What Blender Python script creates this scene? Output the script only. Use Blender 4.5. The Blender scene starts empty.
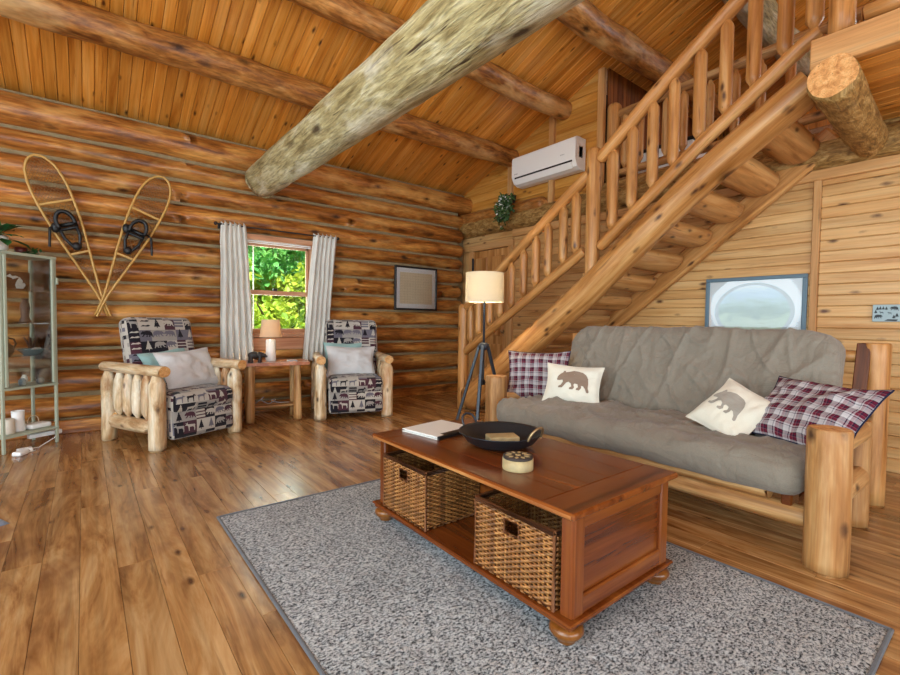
import bpy, bmesh, math, random
from mathutils import Vector, Matrix, noise
random.seed(7)
sc = bpy.context.scene
COL = sc.collection
PI = math.pi
V = Vector
R = math.radians
rr = random.uniform

# ---------------------------------------------------------------- mesh builder
class MB:
    """collects shapes with a wood-grain coordinate per vertex and builds ONE mesh object"""
    def __init__(s, M=None):
        s.v, s.f, s.mi, s.sm, s.g, s.r = [], [], [], [], [], []
        s.M = M or Matrix.Identity(4)
    def add(s, verts, faces, grain=None, rnd=None, mat=0, smooth=True):
        o = len(s.v)
        if rnd is None: rnd = random.random()
        M = s.M
        for i, p in enumerate(verts):
            p = V(p)
            s.v.append(M @ p); s.g.append(tuple(grain[i]) if grain else tuple(p)); s.r.append(rnd)
        for k, f in enumerate(faces):
            s.f.append([o + i for i in f])
            s.mi.append(mat[k] if isinstance(mat, (list, tuple)) else mat)
            s.sm.append(smooth)

ENDS = {'flat': [(0, .93), (.012, 1)],
        'saw': [(0, .985), (.006, 1)],
        'round': [(0, .45), (.012, .72), (.03, .9), (.06, 1)],
        'tenon': [(0, .42), (.045, .47), (.085, .96), (.1, 1)],
        'cone': [(0, .40), (.03, .58), (.085, .95), (.11, 1)],
        'point': [(0, .05), (.05, .5), (.1, 1)]}

def frame_of(t):
    up = V((0, 0, 1)) if abs(t.z) < .9 else V((1, 0, 0))
    n = t.cross(up).normalized()
    return n, n.cross(t).normalized()

def tube(mb, pts, rads, seg=10, mat=0, cap=None, rnd=None, wob=0., ends=('flat', 'flat'), step=None, bend=0., squash=(1, 1), closed=False, freq=1., facet=None):
    pts = [V(p) for p in pts]
    if not hasattr(rads, '__len__'): rads = [rads] * len(pts)
    if rnd is None: rnd = random.random()
    seed = rnd * 91.7
    L = [0]
    for a, b in zip(pts, pts[1:]): L.append(L[-1] + (b - a).length)
    tot = L[-1]
    S = set(round(x, 5) for x in L)
    if step:
        n = max(2, int(tot / step))
        for i in range(n + 1): S.add(round(tot * i / n, 5))
    e0 = ENDS.get(ends[0], [(0, 1)]); e1 = ENDS.get(ends[1], [(0, 1)])
    k0 = min(1, tot / .25) if tot else 1
    for d, _ in e0: S.add(round(min(d * k0, tot), 5))
    for d, _ in e1: S.add(round(max(tot - d * k0, 0), 5))
    S = sorted(S)
    def ef(tab, d):
        d = d / max(k0, 1e-6)
        if d >= tab[-1][0]: return tab[-1][1]
        for (a, fa), (b, fb) in zip(tab, tab[1:]):
            if a <= d <= b: return fa + (fb - fa) * (d - a) / max(b - a, 1e-9)
        return tab[0][1]
    ring = []; N = None
    ctr = []
    for s_ in S:
        i = 0
        while i < len(L) - 2 and s_ > L[i + 1]: i += 1
        t = (s_ - L[i]) / max(L[i + 1] - L[i], 1e-9)
        c = pts[i].lerp(pts[i + 1], t); r = rads[i] + (rads[i + 1] - rads[i]) * t
        ctr.append((c, r, s_))
    out = []; gr = []
    for j, (c, r, s_) in enumerate(ctr):
        a = ctr[max(0, j - 1)][0]; b = ctr[min(len(ctr) - 1, j + 1)][0]
        if closed and (j == 0 or j == len(ctr) - 1):
            a = ctr[-2][0]; b = ctr[1][0]
        T = (b - a)
        T = T.normalized() if T.length > 1e-9 else V((0, 0, 1))
        if N is None: N, B = frame_of(T)
        else:
            N = (N - T * N.dot(T)); N = N.normalized() if N.length > 1e-6 else frame_of(T)[0]
            B = N.cross(T).normalized() * -1 if False else T.cross(N).normalized()
        r = r * ef(e0, s_) * ef(e1, tot - s_)
        off = V((0, 0, 0))
        if bend:
            off = (N * noise.noise((seed, s_ * .9, 1.3)) + B * noise.noise((seed, s_ * .9, 7.7))) * bend
        for k in range(seg):
            th = 2 * PI * k / seg
            cx, sx = math.cos(th), math.sin(th)
            w = 1.
            if wob: w = 1 + wob * noise.noise((cx * 1.3 + seed, sx * 1.3, s_ * 2.2 * freq)) + wob * .5 * noise.noise((cx * 3 + seed, sx * 3, s_ * 5 * freq))
            if facet: w *= 1 + facet[1] * math.cos(facet[0] * th + facet[2])
            out.append(c + off + (N * cx * squash[0] + B * sx * squash[1]) * (r * w))
            gr.append((cx * r * w, sx * r * w, s_))
    faces = []
    n = len(ctr)
    for j in range(n - 1):
        for k in range(seg):
            a = j * seg + k; b = j * seg + (k + 1) % seg
            faces.append((a, b, b + seg, a + seg))
    mb.add(out, faces, gr, rnd, mat, True)
    if closed: return
    cm = mat if cap is None else cap
    for j, flip in ((0, True), (n - 1, False)):
        base = out[j * seg:(j + 1) * seg]; c = sum(base, V()) / seg
        vs = base + [c]; g2 = gr[j * seg:(j + 1) * seg] + [(0, 0, ctr[j][2])]
        fs = [((k + 1) % seg, k, seg) if flip else (k, (k + 1) % seg, seg) for k in range(seg)]
        mb.add(vs, fs, g2, rnd, cm, False)

def box(mb, c, s, rot=None, bev=.004, mat=0, rnd=None, smooth=False):
    """chamfered box centred at c with size s; grain runs along its longest side"""
    c = V(c); h = [x / 2 for x in s]; bev = min(bev, min(h) * .8)
    vs = []; idx = {}
    for sx in (-1, 1):
        for sy in (-1, 1):
            for sz in (-1, 1):
                for ax in range(3):
                    p = [sx * h[0], sy * h[1], sz * h[2]]
                    for q in range(3):
                        if q != ax: p[q] -= (sx, sy, sz)[q] * bev
                    idx[(sx, sy, sz, ax)] = len(vs); vs.append(V(p))
    f = []
    for ax in range(3):
        o = [q for q in range(3) if q != ax]
        for sg in (-1, 1):
            loop = []
            for a, b in ((-1, -1), (1, -1), (1, 1), (-1, 1)):
                k = [0, 0, 0]; k[ax] = sg; k[o[0]] = a; k[o[1]] = b
                loop.append(idx[(k[0], k[1], k[2], ax)])
            n = (vs[loop[1]] - vs[loop[0]]).cross(vs[loop[2]] - vs[loop[1]])
            if n[ax] * sg < 0: loop.reverse()
            f.append(loop)
    if bev > 0:
        for ax in range(3):
            o = [q for q in range(3) if q != ax]
            for a in (-1, 1):
                for b in (-1, 1):
                    k0 = [0, 0, 0]; k0[o[0]] = a; k0[o[1]] = b; k1 = list(k0); k0[ax] = -1; k1[ax] = 1
                    q = [idx[(*k0, o[0])], idx[(*k1, o[0])], idx[(*k1, o[1])], idx[(*k0, o[1])]]
                    n = (vs[q[1]] - vs[q[0]]).cross(vs[q[2]] - vs[q[1]])
                    if n[o[0]] * a + n[o[1]] * b < 0: q.reverse()
                    f.append(q)
        for sx in (-1, 1):
            for sy in (-1, 1):
                for sz in (-1, 1):
                    q = [idx[(sx, sy, sz, a)] for a in range(3)]
                    n = (vs[q[1]] - vs[q[0]]).cross(vs[q[2]] - vs[q[1]])
                    if n.dot(V((sx, sy, sz))) < 0: q.reverse()
                    f.append(q)
    la = max(range(3), key=lambda a: s[a]); o = [a for a in range(3) if a != la]
    g = [(p[o[0]], p[o[1]], p[la]) for p in vs]
    if rot is not None: vs = [rot @ p for p in vs]
    mb.add([p + c for p in vs], f, g, rnd, mat, smooth)

def lathe(mb, prof, c=(0, 0, 0), seg=20, mat=0, rot=None, smooth=True, rnd=None):
    """prof: list of (radius, height)"""
    c = V(c); vs = []; f = []
    for r, z in prof:
        for k in range(seg):
            th = 2 * PI * k / seg
            vs.append(V((r * math.cos(th), r * math.sin(th), z)))
    for j in range(len(prof) - 1):
        for k in range(seg):
            a = j * seg + k; b = j * seg + (k + 1) % seg
            f.append((a, b, b + seg, a + seg))
    g = [tuple(p) for p in vs]
    if rot is not None: vs = [rot @ p for p in vs]
    mb.add([p + c for p in vs], f, g, rnd, mat, smooth)

def prism(mb, poly, depth, M=None, mat=0, rnd=None):
    """extrude a 2-D outline (x,z) by depth along +y, placed by M"""
    M = M or Matrix.Identity(4); n = len(poly)
    A = [V((x, 0, z)) for x, z in poly]; B = [V((x, depth, z)) for x, z in poly]
    area = sum(poly[i][0] * poly[(i + 1) % n][1] - poly[(i + 1) % n][0] * poly[i][1] for i in range(n))
    if area < 0: A.reverse(); B.reverse()
    vs = A + B
    f = [list(range(n)), list(range(2 * n - 1, n - 1, -1))] + [((i + 1) % n, i, i + n, (i + 1) % n + n) for i in range(n)]
    mb.add([M @ p for p in vs], f, [(p.x, p.y, p.z) for p in vs], rnd, mat, False)

def ball(mb, c, s, mat=0, seg=12, rot=None, rnd=None):
    n = max(4, seg // 2)
    prof = [(max(1e-4, math.sin(PI * i / n)), -math.cos(PI * i / n)) for i in range(n + 1)]
    S = Matrix.Diagonal((s[0], s[1], s[2])) if hasattr(s, '__len__') else Matrix.Diagonal((s, s, s))
    lathe(mb, prof, c, seg, mat, (rot @ S) if rot is not None else S, True, rnd)

def rbox_fn(s, r, bulge=(0, 0, 0)):
    h = V(s) / 2
    def fn(q):
        inner = V([max(-(h[a] - r), min(h[a] - r, q[a])) for a in range(3)])
        d = V(q) - inner
        n = d.normalized() if d.length > 1e-9 else V((0, 0, 1))
        p = inner + n * r
        for a in range(3):
            if bulge[a]:
                b, c = [k for k in range(3) if k != a]
                p[a] += math.copysign(1, p[a]) * bulge[a] * min(1, abs(q[a]) / h[a]) ** 2 * (1 - (q[b] / h[b]) ** 2) * (1 - (q[c] / h[c]) ** 2)
        return p, n
    return fn

def rbox(mb, c, s, r=.03, n=(8, 8, 8), M=None, bulge=(0, 0, 0), matf=0, warp=None, rnd=None):
    """soft rounded box; matf(axis,sign,u,v) may choose the material of each patch"""
    M = M or Matrix.Translation(V(c)); fn = rbox_fn(s, r, bulge); h = V(s) / 2
    if rnd is None: rnd = random.random()
    vid = {}; vs = []; g = []; F = []; mats = []
    def line(a):
        k = n[a]; out = [-h[a], -h[a] + r * .45]
        for i in range(k + 1): out.append(-h[a] + r + (2 * h[a] - 2 * r) * i / k)
        out += [h[a] - r * .45, h[a]]
        return out
    Ls = [line(a) for a in range(3)]
    for ax in range(3):
        b, c2 = [(1, 2), (2, 0), (0, 1)][ax]
        for sg in (-1, 1):
            for i in range(len(Ls[b]) - 1):
                for j in range(len(Ls[c2]) - 1):
                    quad = []
                    for di, dj in ((0, 0), (1, 0), (1, 1), (0, 1)):
                        q = [0, 0, 0]; q[ax] = sg * h[ax]; q[b] = Ls[b][i + di]; q[c2] = Ls[c2][j + dj]
                        key = tuple(round(x, 5) for x in q)
                        if key not in vid:
                            p, nn = fn(q)
                            if warp: p = warp(p, nn)
                            vid[key] = len(vs); vs.append(M @ p); g.append(tuple(p))
                        quad.append(vid[key])
                    if sg < 0: quad.reverse()
                    F.append(quad)
                    if callable(matf):
                        u = (Ls[b][i] + Ls[b][i + 1]) / 2; v = (Ls[c2][j] + Ls[c2][j + 1]) / 2
                        mats.append(matf(ax, sg, u, v))
                    else: mats.append(matf)
    mb.add(vs, F, g, rnd, mats, True)
    return fn, M

def patch(mb, P, nu, nv, mat=0, rnd=None, grain=None):
    """surface patch from P(u,v), u,v in 0..1"""
    vs = []; g = []
    for i in range(nu + 1):
        for j in range(nv + 1):
            p = P(i / nu, j / nv); vs.append(p); g.append(grain(i / nu, j / nv) if grain else tuple(p))
    f = [(i * (nv + 1) + j, (i + 1) * (nv + 1) + j, (i + 1) * (nv + 1) + j + 1, i * (nv + 1) + j + 1) for i in range(nu) for j in range(nv)]
    mb.add(vs, f, g, rnd, mat, True)

# ---------------------------------------------------------------- objects
MAT = {}
def finish(mb, name, mats, W):
    me = bpy.data.meshes.new(name)
    Wi = W.inverted()
    me.from_pydata([tuple(Wi @ p) for p in mb.v], [], mb.f)
    for m in (mats if isinstance(mats, (list, tuple)) else [mats]): me.materials.append(m)
    me.polygons.foreach_set('material_index', mb.mi)
    me.polygons.foreach_set('use_smooth', mb.sm)
    a = me.attributes.new('grain', 'FLOAT_VECTOR', 'POINT'); a.data.foreach_set('vector', [x for q in mb.g for x in q])
    a = me.attributes.new('rnd', 'FLOAT', 'POINT'); a.data.foreach_set('value', mb.r)
    me.update()
    return me

def props(o, label=None, cat=None, group=None, kind=None):
    if label: o['label'] = label
    if cat: o['category'] = cat
    if group: o['group'] = group
    if kind: o['kind'] = kind
    return o

def thing(name, label, cat, loc=(0, 0, 0), rz=0, group=None, M=None):
    o = bpy.data.objects.new(name, None); COL.objects.link(o)
    o.empty_display_size = .1
    W = M if M is not None else Matrix.Translation(V(loc)) @ Matrix.Rotation(rz, 4, 'Z')
    o.matrix_world = W; o.location = W.to_translation(); o.rotation_euler = W.to_euler()
    MAT[o.name] = W.copy()
    return props(o, label, cat, group)

def part(mb, name, mats, parent, label=None, kind=None):
    """mb holds world coordinates (use MB(MAT[...]) for local ones)"""
    W = MAT[parent.name]
    o = bpy.data.objects.new(name, finish(mb, name, mats, W)); COL.objects.link(o)
    o.parent = parent; MAT[o.name] = W
    return props(o, label, None, None, kind)

def solo(mb, name, mats, label, cat, group=None, kind=None):
    lo = V([min(p[a] for p in mb.v) for a in range(3)]); hi = V([max(p[a] for p in mb.v) for a in range(3)])
    W = Matrix.Translation(V(((lo.x + hi.x) / 2, (lo.y + hi.y) / 2, lo.z)))
    o = bpy.data.objects.new(name, finish(mb, name, mats, W)); COL.objects.link(o)
    o.matrix_world = W; o.location = W.to_translation(); MAT[o.name] = W.copy()
    return props(o, label, cat, group, kind)

def struct(mb, name, mats, label=None):
    o = solo(mb, name, mats, label, None, None, 'structure'); return o

def dup(root, M, label=None, group=None):
    """a copy of a thing with copies of its parts and their sub-parts"""
    r = root.copy(); COL.objects.link(r)
    r.location = M.to_translation(); r.rotation_euler = M.to_euler(); MAT[r.name] = M.copy()
    if label: r['label'] = label
    if group: r['group'] = group
    def rec(src, dst):
        for ch in list(src.children):
            c = ch.copy(); COL.objects.link(c); c.parent = dst; rec(ch, c)
    rec(root, r)
    return r

def mat4(c, x, y, z):
    M = Matrix.Identity(4)
    for i in range(3): M[i][0], M[i][1], M[i][2], M[i][3] = x[i], y[i], z[i], c[i]
    return M
# ---------------------------------------------------------------- materials
def srgb(c):
    if isinstance(c, str):
        c = [int(c[i:i + 2], 16) / 255 for i in (0, 2, 4)]
    return tuple(x / 12.92 if x <= .04045 else ((x + .055) / 1.055) ** 2.4 for x in c) + (1,)

class NT:
    def __init__(s, name):
        s.m = bpy.data.materials.new(name); s.m.use_nodes = True
        s.t = s.m.node_tree; s.b = s.t.nodes['Principled BSDF']
    def n(s, typ, **k):
        nd = s.t.nodes.new(typ)
        for a, v in k.items(): setattr(nd, a, v)
        return nd
    def l(s, a, b): s.t.links.new(a, b)
    def attr(s, name, out='Vector'):
        return s.n('ShaderNodeAttribute', attribute_name=name).outputs[out]
    def scale(s, vec, sc_, loc=(0, 0, 0)):
        m = s.n('ShaderNodeMapping'); m.inputs['Scale'].default_value = sc_; m.inputs['Location'].default_value = loc
        s.l(vec, m.inputs['Vector']); return m.outputs[0]
    def noise(s, vec, scale=1, detail=4, rough=.6, dist=0):
        q = s.n('ShaderNodeTexNoise'); q.inputs['Scale'].default_value = scale; q.inputs['Detail'].default_value = detail
        q.inputs['Roughness'].default_value = rough; q.inputs['Distortion'].default_value = dist
        s.l(vec, q.inputs['Vector']); return q.outputs['Fac']
    def ramp(s, fac, stops, interp='LINEAR'):
        q = s.n('ShaderNodeValToRGB'); e = q.color_ramp; e.interpolation = interp
        while len(e.elements) < len(stops): e.elements.new(.5)
        for el, (p, c) in zip(e.elements, stops):
            el.position = p; el.color = srgb(c) if isinstance(c, (str, tuple)) else (c, c, c, 1)
        s.l(fac, q.inputs[0]); return q.outputs[0]
    def math(s, op, a, b=None, c=None):
        q = s.n('ShaderNodeMath', operation=op)
        for i, x in enumerate((a, b, c)):
            if x is None: continue
            if isinstance(x, (int, float)): q.inputs[i].default_value = x
            else: s.l(x, q.inputs[i])
        return q.outputs[0]
    def mix(s, fac, a, b, mode='MIX'):
        q = s.n('ShaderNodeMix', data_type='RGBA', blend_type=mode)
        for sock, x in ((q.inputs[0], fac), (q.inputs[6], a), (q.inputs[7], b)):
            if isinstance(x, (int, float)): sock.default_value = x
            elif isinstance(x, (str, tuple)): sock.default_value = srgb(x)
            else: s.l(x, sock)
        return q.outputs[2]
    def bump(s, h, strength=.3, dist=.01):
        q = s.n('ShaderNodeBump'); q.inputs['Strength'].default_value = strength; q.inputs['Distance'].default_value = dist
        s.l(h, q.inputs['Height']); s.l(q.outputs[0], s.b.inputs['Normal']); return q
    def done(s, col=None, rough=.5, metal=0, spec=None, coat=0, **k):
        if col is not None:
            if isinstance(col, (str, tuple)): s.b.inputs['Base Color'].default_value = srgb(col)
            else: s.l(col, s.b.inputs['Base Color'])
        if isinstance(rough, (int, float)): s.b.inputs['Roughness'].default_value = rough
        else: s.l(rough, s.b.inputs['Roughness'])
        s.b.inputs['Metallic'].default_value = metal
        if spec is not None: s.b.inputs['Specular IOR Level'].default_value = spec
        if coat: s.b.inputs['Coat Weight'].default_value = coat; s.b.inputs['Coat Roughness'].default_value = .25
        for a, v in k.items(): s.b.inputs[a].default_value = v
        return s.m

def wood(name, dark, mid, light, streak=(9, 9, 1.1), knots=.5, kscale=(6, 6, 2.2), knotcol='3a1c0a', rough=.45, bump=.25, coat=0, var=.25, fine=.25, blotch=None, spec=.4, bdist=.006, contrast=1., checks=.55, fz=1.6, dist=.6):
    q = NT(name)
    r = q.attr('rnd', 'Fac')
    sh = q.n('ShaderNodeCombineXYZ')
    q.l(q.math('MULTIPLY', r, 13.7), sh.inputs[0]); q.l(q.math('MULTIPLY', r, 29.3), sh.inputs[2])
    add = q.n('ShaderNodeVectorMath', operation='ADD'); q.l(q.attr('grain'), add.inputs[0]); q.l(sh.outputs[0], add.inputs[1])
    g = add.outputs[0]
    n1 = q.noise(q.scale(g, streak), 1, 5, .62, dist)
    col = q.ramp(n1, [(.5 - .2 / contrast, dark), (.5, mid), (.5 + .22 / contrast, light)])
    n2 = q.noise(q.scale(g, (streak[0] * 5, streak[1] * 5, streak[2] * fz)), 1, 3, .6)
    col = q.mix(1, col, q.ramp(n2, [(.3, 1 - fine), (.6, 1.)]), 'MULTIPLY')
    if checks:
        n4 = q.noise(q.scale(g, (26, 26, 1.3)), 1, 3, .7, .4)
        col = q.mix(q.ramp(n4, [(.30, checks), (.36, 0.)]), col, knotcol)
    if blotch:
        n3 = q.noise(q.scale(g, (3, 3, 1.3)), 1, 4, .65)
        col = q.mix(q.ramp(n3, [(.52, 0.), (.66, blotch[1])]), col, blotch[0])
    if knots:
        vo = q.n('ShaderNodeTexVoronoi'); vo.inputs['Scale'].default_value = 1
        dis = q.noise(g, 30, 2)
        gg = q.n('ShaderNodeVectorMath', operation='SCALE'); gg.inputs[3].default_value = 1
        q.l(q.scale(g, kscale), gg.inputs[0]); q.l(gg.outputs[0], vo.inputs['Vector'])
        d = q.math('ADD', vo.outputs['Distance'], q.math('MULTIPLY', q.math('SUBTRACT', dis, .5), .12))
        sep = q.n('ShaderNodeSeparateColor'); q.l(vo.outputs['Color'], sep.inputs[0])
        on = q.math('LESS_THAN', sep.outputs[0], knots)
        k = q.math('MULTIPLY', q.ramp(d, [(.07, .95), (.15, .5), (.24, 0.)]), on)
        col = q.mix(k, col, knotcol)
    hsv = q.n('ShaderNodeHueSaturation')
    q.l(col, hsv.inputs['Color']); q.l(q.math('ADD', q.math('MULTIPLY', r, var), 1 - var / 2), hsv.inputs['Value'])
    if bump:
        q.bump(q.math('ADD', n1, q.math('MULTIPLY', n2, .5)), bump, bdist)
    return q.done(hsv.outputs[0], rough, spec=spec, coat=coat)

def plain(name, col, rough=.5, metal=0, nscale=0, namt=.1, bump=0, **k):
    q = NT(name); c = col
    if nscale:
        n = q.noise(q.attr('grain'), nscale, 4)
        c = q.mix(1, col, q.ramp(n, [(.3, 1 - namt), (.7, 1.)]), 'MULTIPLY')
        if bump: q.bump(n, bump, .004)
    return q.done(c, rough, metal, **k)

m_walllog = wood('wall_log_wood', '673510', 'b06c2e', 'd99c50', (9, 9, 1.6), .6, (7, 7, 3.2), '2a1408', .38, .6, .2, .28, .5, ('e0ac62', .5), bdist=.012, contrast=1.15, checks=.5, fz=4.)
m_stairlog = wood('stair_log_wood', '98602a', 'c0864a', 'd8a86c', (12, 12, 1.1), .6, (11, 11, 4.5), '4a260e', .42, .35, .1, .18, .2, contrast=1.1, checks=.6)
m_purlin = wood('purlin_log_wood', '6c3a14', 'a4682e', 'c88e4e', (10, 10, 3), .5, (6, 6, 2.6), '2a1206', .45, .7, .1, .2, .5, ('dcb47a', .5), bdist=.012, contrast=1.15, checks=.6, fz=3.)
m_beam = wood('pale_beam_wood', '847044', 'b4a474', 'd6cca8', (15, 15, 2.6), .35, (5, 5, 2), '3c2812', .6, 1., 0, .1, .55, ('e2dcc8', .65), bdist=.018, contrast=1.05, checks=1., fz=3.)
m_endgrain = wood('end_grain_wood', 'b0713a', 'd69c5e', 'e8bb80', (26, 26, 4), 0, rough=.6, bump=.15)
m_roughlog = wood('rough_log_wood', '6b4820', 'a37a40', 'd0ac70', (24, 24, 12), .3, (6, 6, 3), '3a1c08', .6, .7, 0, .1, .4, bdist=.015)
m_barelog = wood('aspen_log_wood', 'a87e50', 'd8bc94', 'ece0c8', (11, 11, 3), .7, (11, 11, 6), '3c2414', .45, .4, 0, .1, .25, ('ac6c34', .7), contrast=1.3, checks=.6)
m_pine = wood('pine_log_wood', '8a5a2c', 'b98650', 'd6ae78', (14, 14, 1.2), .85, (7.5, 7.5, 4.5), '3c1e0c', .5, .45, 0, .12, .3, ('9c6430', .6), contrast=1.3, checks=.8)
m_ceil = wood('ceiling_board_wood', 'b0651a', 'd28a36', 'e2a456', (14, 14, .8), .5, (12, 12, 4.5), '3c1808', .36, .1, .2, .36, .2)
m_plank = wood('wall_plank_wood', 'bc8448', 'd4a468', 'e0b880', (12, 12, .9), .7, (10, 10, 4.5), '4e2a14', .45, .1, .05, .2, .16)
m_gable = wood('gable_board_wood', 'a8661f', 'c48636', 'd6a458', (10, 10, .8), .3, (10, 10, 4), '5a2c10', .5, .1, 0, .2, .15)
m_trim = wood('trim_wood', 'b9824a', 'cf9a60', 'dcb07a', (10, 10, .8), .25, rough=.5, bump=.1, var=.1)
m_floor = wood('floor_board_wood', '7a4c24', 'aa7c4a', 'c69e6c', (7, 7, 1.0), .25, (13, 13, 5), '42220f', .26, .12, .35, .3, .28, ('6a3c20', .65), spec=.5, contrast=1.25, checks=.35, dist=1.6, fz=1.)
m_cherry = wood('cherry_table_wood', '4a1e08', '6e3410', '8a4c1c', (10, 10, .8), .12, (6, 6, 1.5), '3a1608', .26, .08, .3, .12, .18)
m_cherryedge = wood('worn_table_edge_wood', '7a3f18', 'a0622e', 'c08a50', (10, 10, 1.5), .3, rough=.4, bump=.15)
m_darkslat = wood('brown_slat_wood', '4a2208', '7a3f14', 'a8642a', (10, 10, .8), .3, rough=.45)
m_sash = wood('window_sash_wood', 'a86c48', 'c28c68', 'd2a484', (10, 10, .8), .1, rough=.4, bump=.05, var=.06)
m_chink = plain('chinking', '94815f', .9, 0, 14, .3, .4)
m_black = plain('black_paint', '141416', .4)
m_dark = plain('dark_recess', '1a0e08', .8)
m_white = plain('white_plastic', 'f0f0ee', .35)
m_offwhite = plain('warm_white_ceramic', 'ebe7df', .3)
m_grey = plain('grey_plastic', '9a9c9e', .5)
m_steel = plain('pan_steel', '2b2e33', .36, .45)
m_iron = plain('dark_blue_iron', '2d333c', .4, .3)
m_brass = plain('handle_metal', 'a38a66', .35, .8)

def fabric(name, col, col2, scale=160, rough=.95, bumpd=.25, sheen=.2, blot=.86, crease=0):
    q = NT(name); g = q.attr('grain')
    n = q.noise(g, scale, 3, .6); n2 = q.noise(g, 4, 3)
    c = q.mix(n, col, col2)
    c = q.mix(1, c, q.ramp(n2, [(.3, blot), (.7, 1.)]), 'MULTIPLY')
    b1 = q.bump(n, bumpd, .002)
    if crease:
        h = None
        for s_, l_ in (((3, 5, 2.5), 0), ((7, 4, 9), 5)):
            r_ = q.math('ABSOLUTE', q.math('SUBTRACT', q.noise(q.scale(g, s_, (l_, l_, 0)), 1, 3, .55, .8), .5))
            r_ = q.math('POWER', r_, .6)
            h = r_ if h is None else q.math('ADD', h, q.math('MULTIPLY', r_, .6))
        b2 = q.n('ShaderNodeBump'); b2.inputs['Strength'].default_value = crease; b2.inputs['Distance'].default_value = .03
        q.l(h, b2.inputs['Height']); q.l(b1.outputs[0], b2.inputs['Normal']); q.l(b2.outputs[0], q.b.inputs['Normal'])
    return q.done(c, rough, spec=.1, **{'Sheen Weight': sheen})
m_sofa = fabric('grey_brown_cotton', '948a7c', '7b7266', 200, crease=.55)
m_curtain = fabric('white_linen', 'e8e4dc', 'd8d4cc', 260, .9, .1, .1)
m_pillow = fabric('cream_canvas', 'eee8d8', 'ddd6c4', 260)
m_pillowgrey = fabric('pale_grey_satin', 'd6d4d2', 'c4c2c2', 90, .5, .05, .2, .95)
m_teal = fabric('teal_cotton', 'a4c4c0', '8cb0ae', 220)
m_bear = fabric('taupe_bear_print', '9a8270', '86705f', 220)
m_bearpale = fabric('pale_bear_print', 'b4aca0', '8e867c', 220)
m_lodge = [fabric('lodge_grey', 'a49e98', '8c8680', 200), fabric('lodge_beige', 'c4bcb0', 'a8a096', 200), fabric('lodge_black', '26222a', '17151b', 200),
           fabric('lodge_maroon', '54323c', '41262f', 200), fabric('lodge_slate', '75707a', '5f5a64', 200)]

def plaid(name):
    q = NT(name); g = q.attr('grain')
    s = q.n('ShaderNodeSeparateXYZ'); q.l(g, s.inputs[0])
    def band(o):
        f = q.math('FRACT', q.math('ADD', q.math('DIVIDE', o, .10), 20.13))
        return q.ramp(f, [(0, 'b8b2b4'), (.20, '24263c'), (.26, 'b8b2b4'), (.36, '6c2032'), (.52, '80505a'), (.58, '1e2034'), (.66, '5e1a2c'), (.80, '24263c'), (.85, 'c4bfbe')], 'CONSTANT')
    c = q.mix(.5, band(s.outputs[0]), band(s.outputs[1]))
    n = q.noise(g, 300, 2)
    c = q.mix(1, c, q.ramp(n, [(.3, .8), (.7, 1.)]), 'MULTIPLY')
    q.bump(n, .15, .002)
    return q.done(c, .95, spec=.1)
m_plaid = plaid('plaid_flannel')

def rugmat():
    q = NT('grey_melange_wool'); g = q.attr('grain')
    n = q.noise(q.scale(g, (85, 125, 85)), 1, 2, .7); n2 = q.noise(g, 3.2, 3)
    c = q.ramp(n, [(.36, '36383c'), (.46, '8b9094'), (.62, 'c4c8ca')])
    c = q.mix(1, c, q.ramp(n2, [(.35, .84), (.65, 1.)]), 'MULTIPLY')
    q.bump(n, .6, .006)
    return q.done(c, .95, spec=.1)
m_rug = rugmat()
m_rugedge = fabric('rug_binding_grey', '6c6e72', '4a4c52', 120)
m_rugblue = fabric('blue_grey_weave', '8c98a8', '4c5668', 90)
def wicker():
    q = NT('wicker'); g = q.attr('grain'); r = q.attr('rnd', 'Fac')
    n = q.noise(g, 60, 3)
    c = q.ramp(n, [(.3, '5a3416'), (.5, '8e5a2a'), (.7, 'b98648')])
    h = q.n('ShaderNodeHueSaturation'); q.l(c, h.inputs['Color']); q.l(q.math('ADD', q.math('MULTIPLY', r, .5), .7), h.inputs['Value'])
    return q.done(h.outputs[0], .5)
m_wicker = wicker()
m_wickerrim = plain('wicker_rim', '7a4826', .5, 0, 60, .3)
m_green = plain('cabinet_sage_metal', 'a6ae9a', .45)
def glass(name, col=(1, 1, 1), a=.12, rough=.02):
    q = NT(name)
    gl = q.n('ShaderNodeBsdfGlossy'); gl.inputs['Roughness'].default_value = rough
    tr = q.n('ShaderNodeBsdfTransparent'); tr.inputs[0].default_value = (*col, 1)
    fr = q.n('ShaderNodeFresnel'); fr.inputs[0].default_value = 1.45
    mx = q.n('ShaderNodeMixShader'); q.l(q.math('ADD', fr.outputs[0], a), mx.inputs[0]); q.l(tr.outputs[0], mx.inputs[1]); q.l(gl.outputs[0], mx.inputs[2])
    q.l(mx.outputs[0], q.t.nodes['Material Output'].inputs[0]); return q.m
m_glass = glass('window_glass', (.97, 1, .98), .0)
m_cabglass = glass('cabinet_glass', (.94, .95, .94), .07, .05)
m_picglass = glass('picture_glass', (.98, .98, .98), .03, .03)
def leafmat(name, a, b, trans=.35):
    q = NT(name); r = q.attr('rnd', 'Fac')
    c = q.mix(r, a, b)
    d = q.n('ShaderNodeBsdfTranslucent'); q.l(c, d.inputs[0])
    mx = q.n('ShaderNodeMixShader'); mx.inputs[0].default_value = trans
    q.done(c, .55)
    q.l(q.b.outputs[0], mx.inputs[1]); q.l(d.outputs[0], mx.inputs[2]); q.l(mx.outputs[0], q.t.nodes['Material Output'].inputs[0])
    return q.m
m_leafbright = leafmat('sunlit_leaf', '6f9a1e', 'c8d44a')
m_leafgreen = leafmat('deep_leaf', '4a9c4c', '96d474', .45)
m_houseleaf = leafmat('house_plant_leaf', '1c4a22', '2f6b34', .15)
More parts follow.
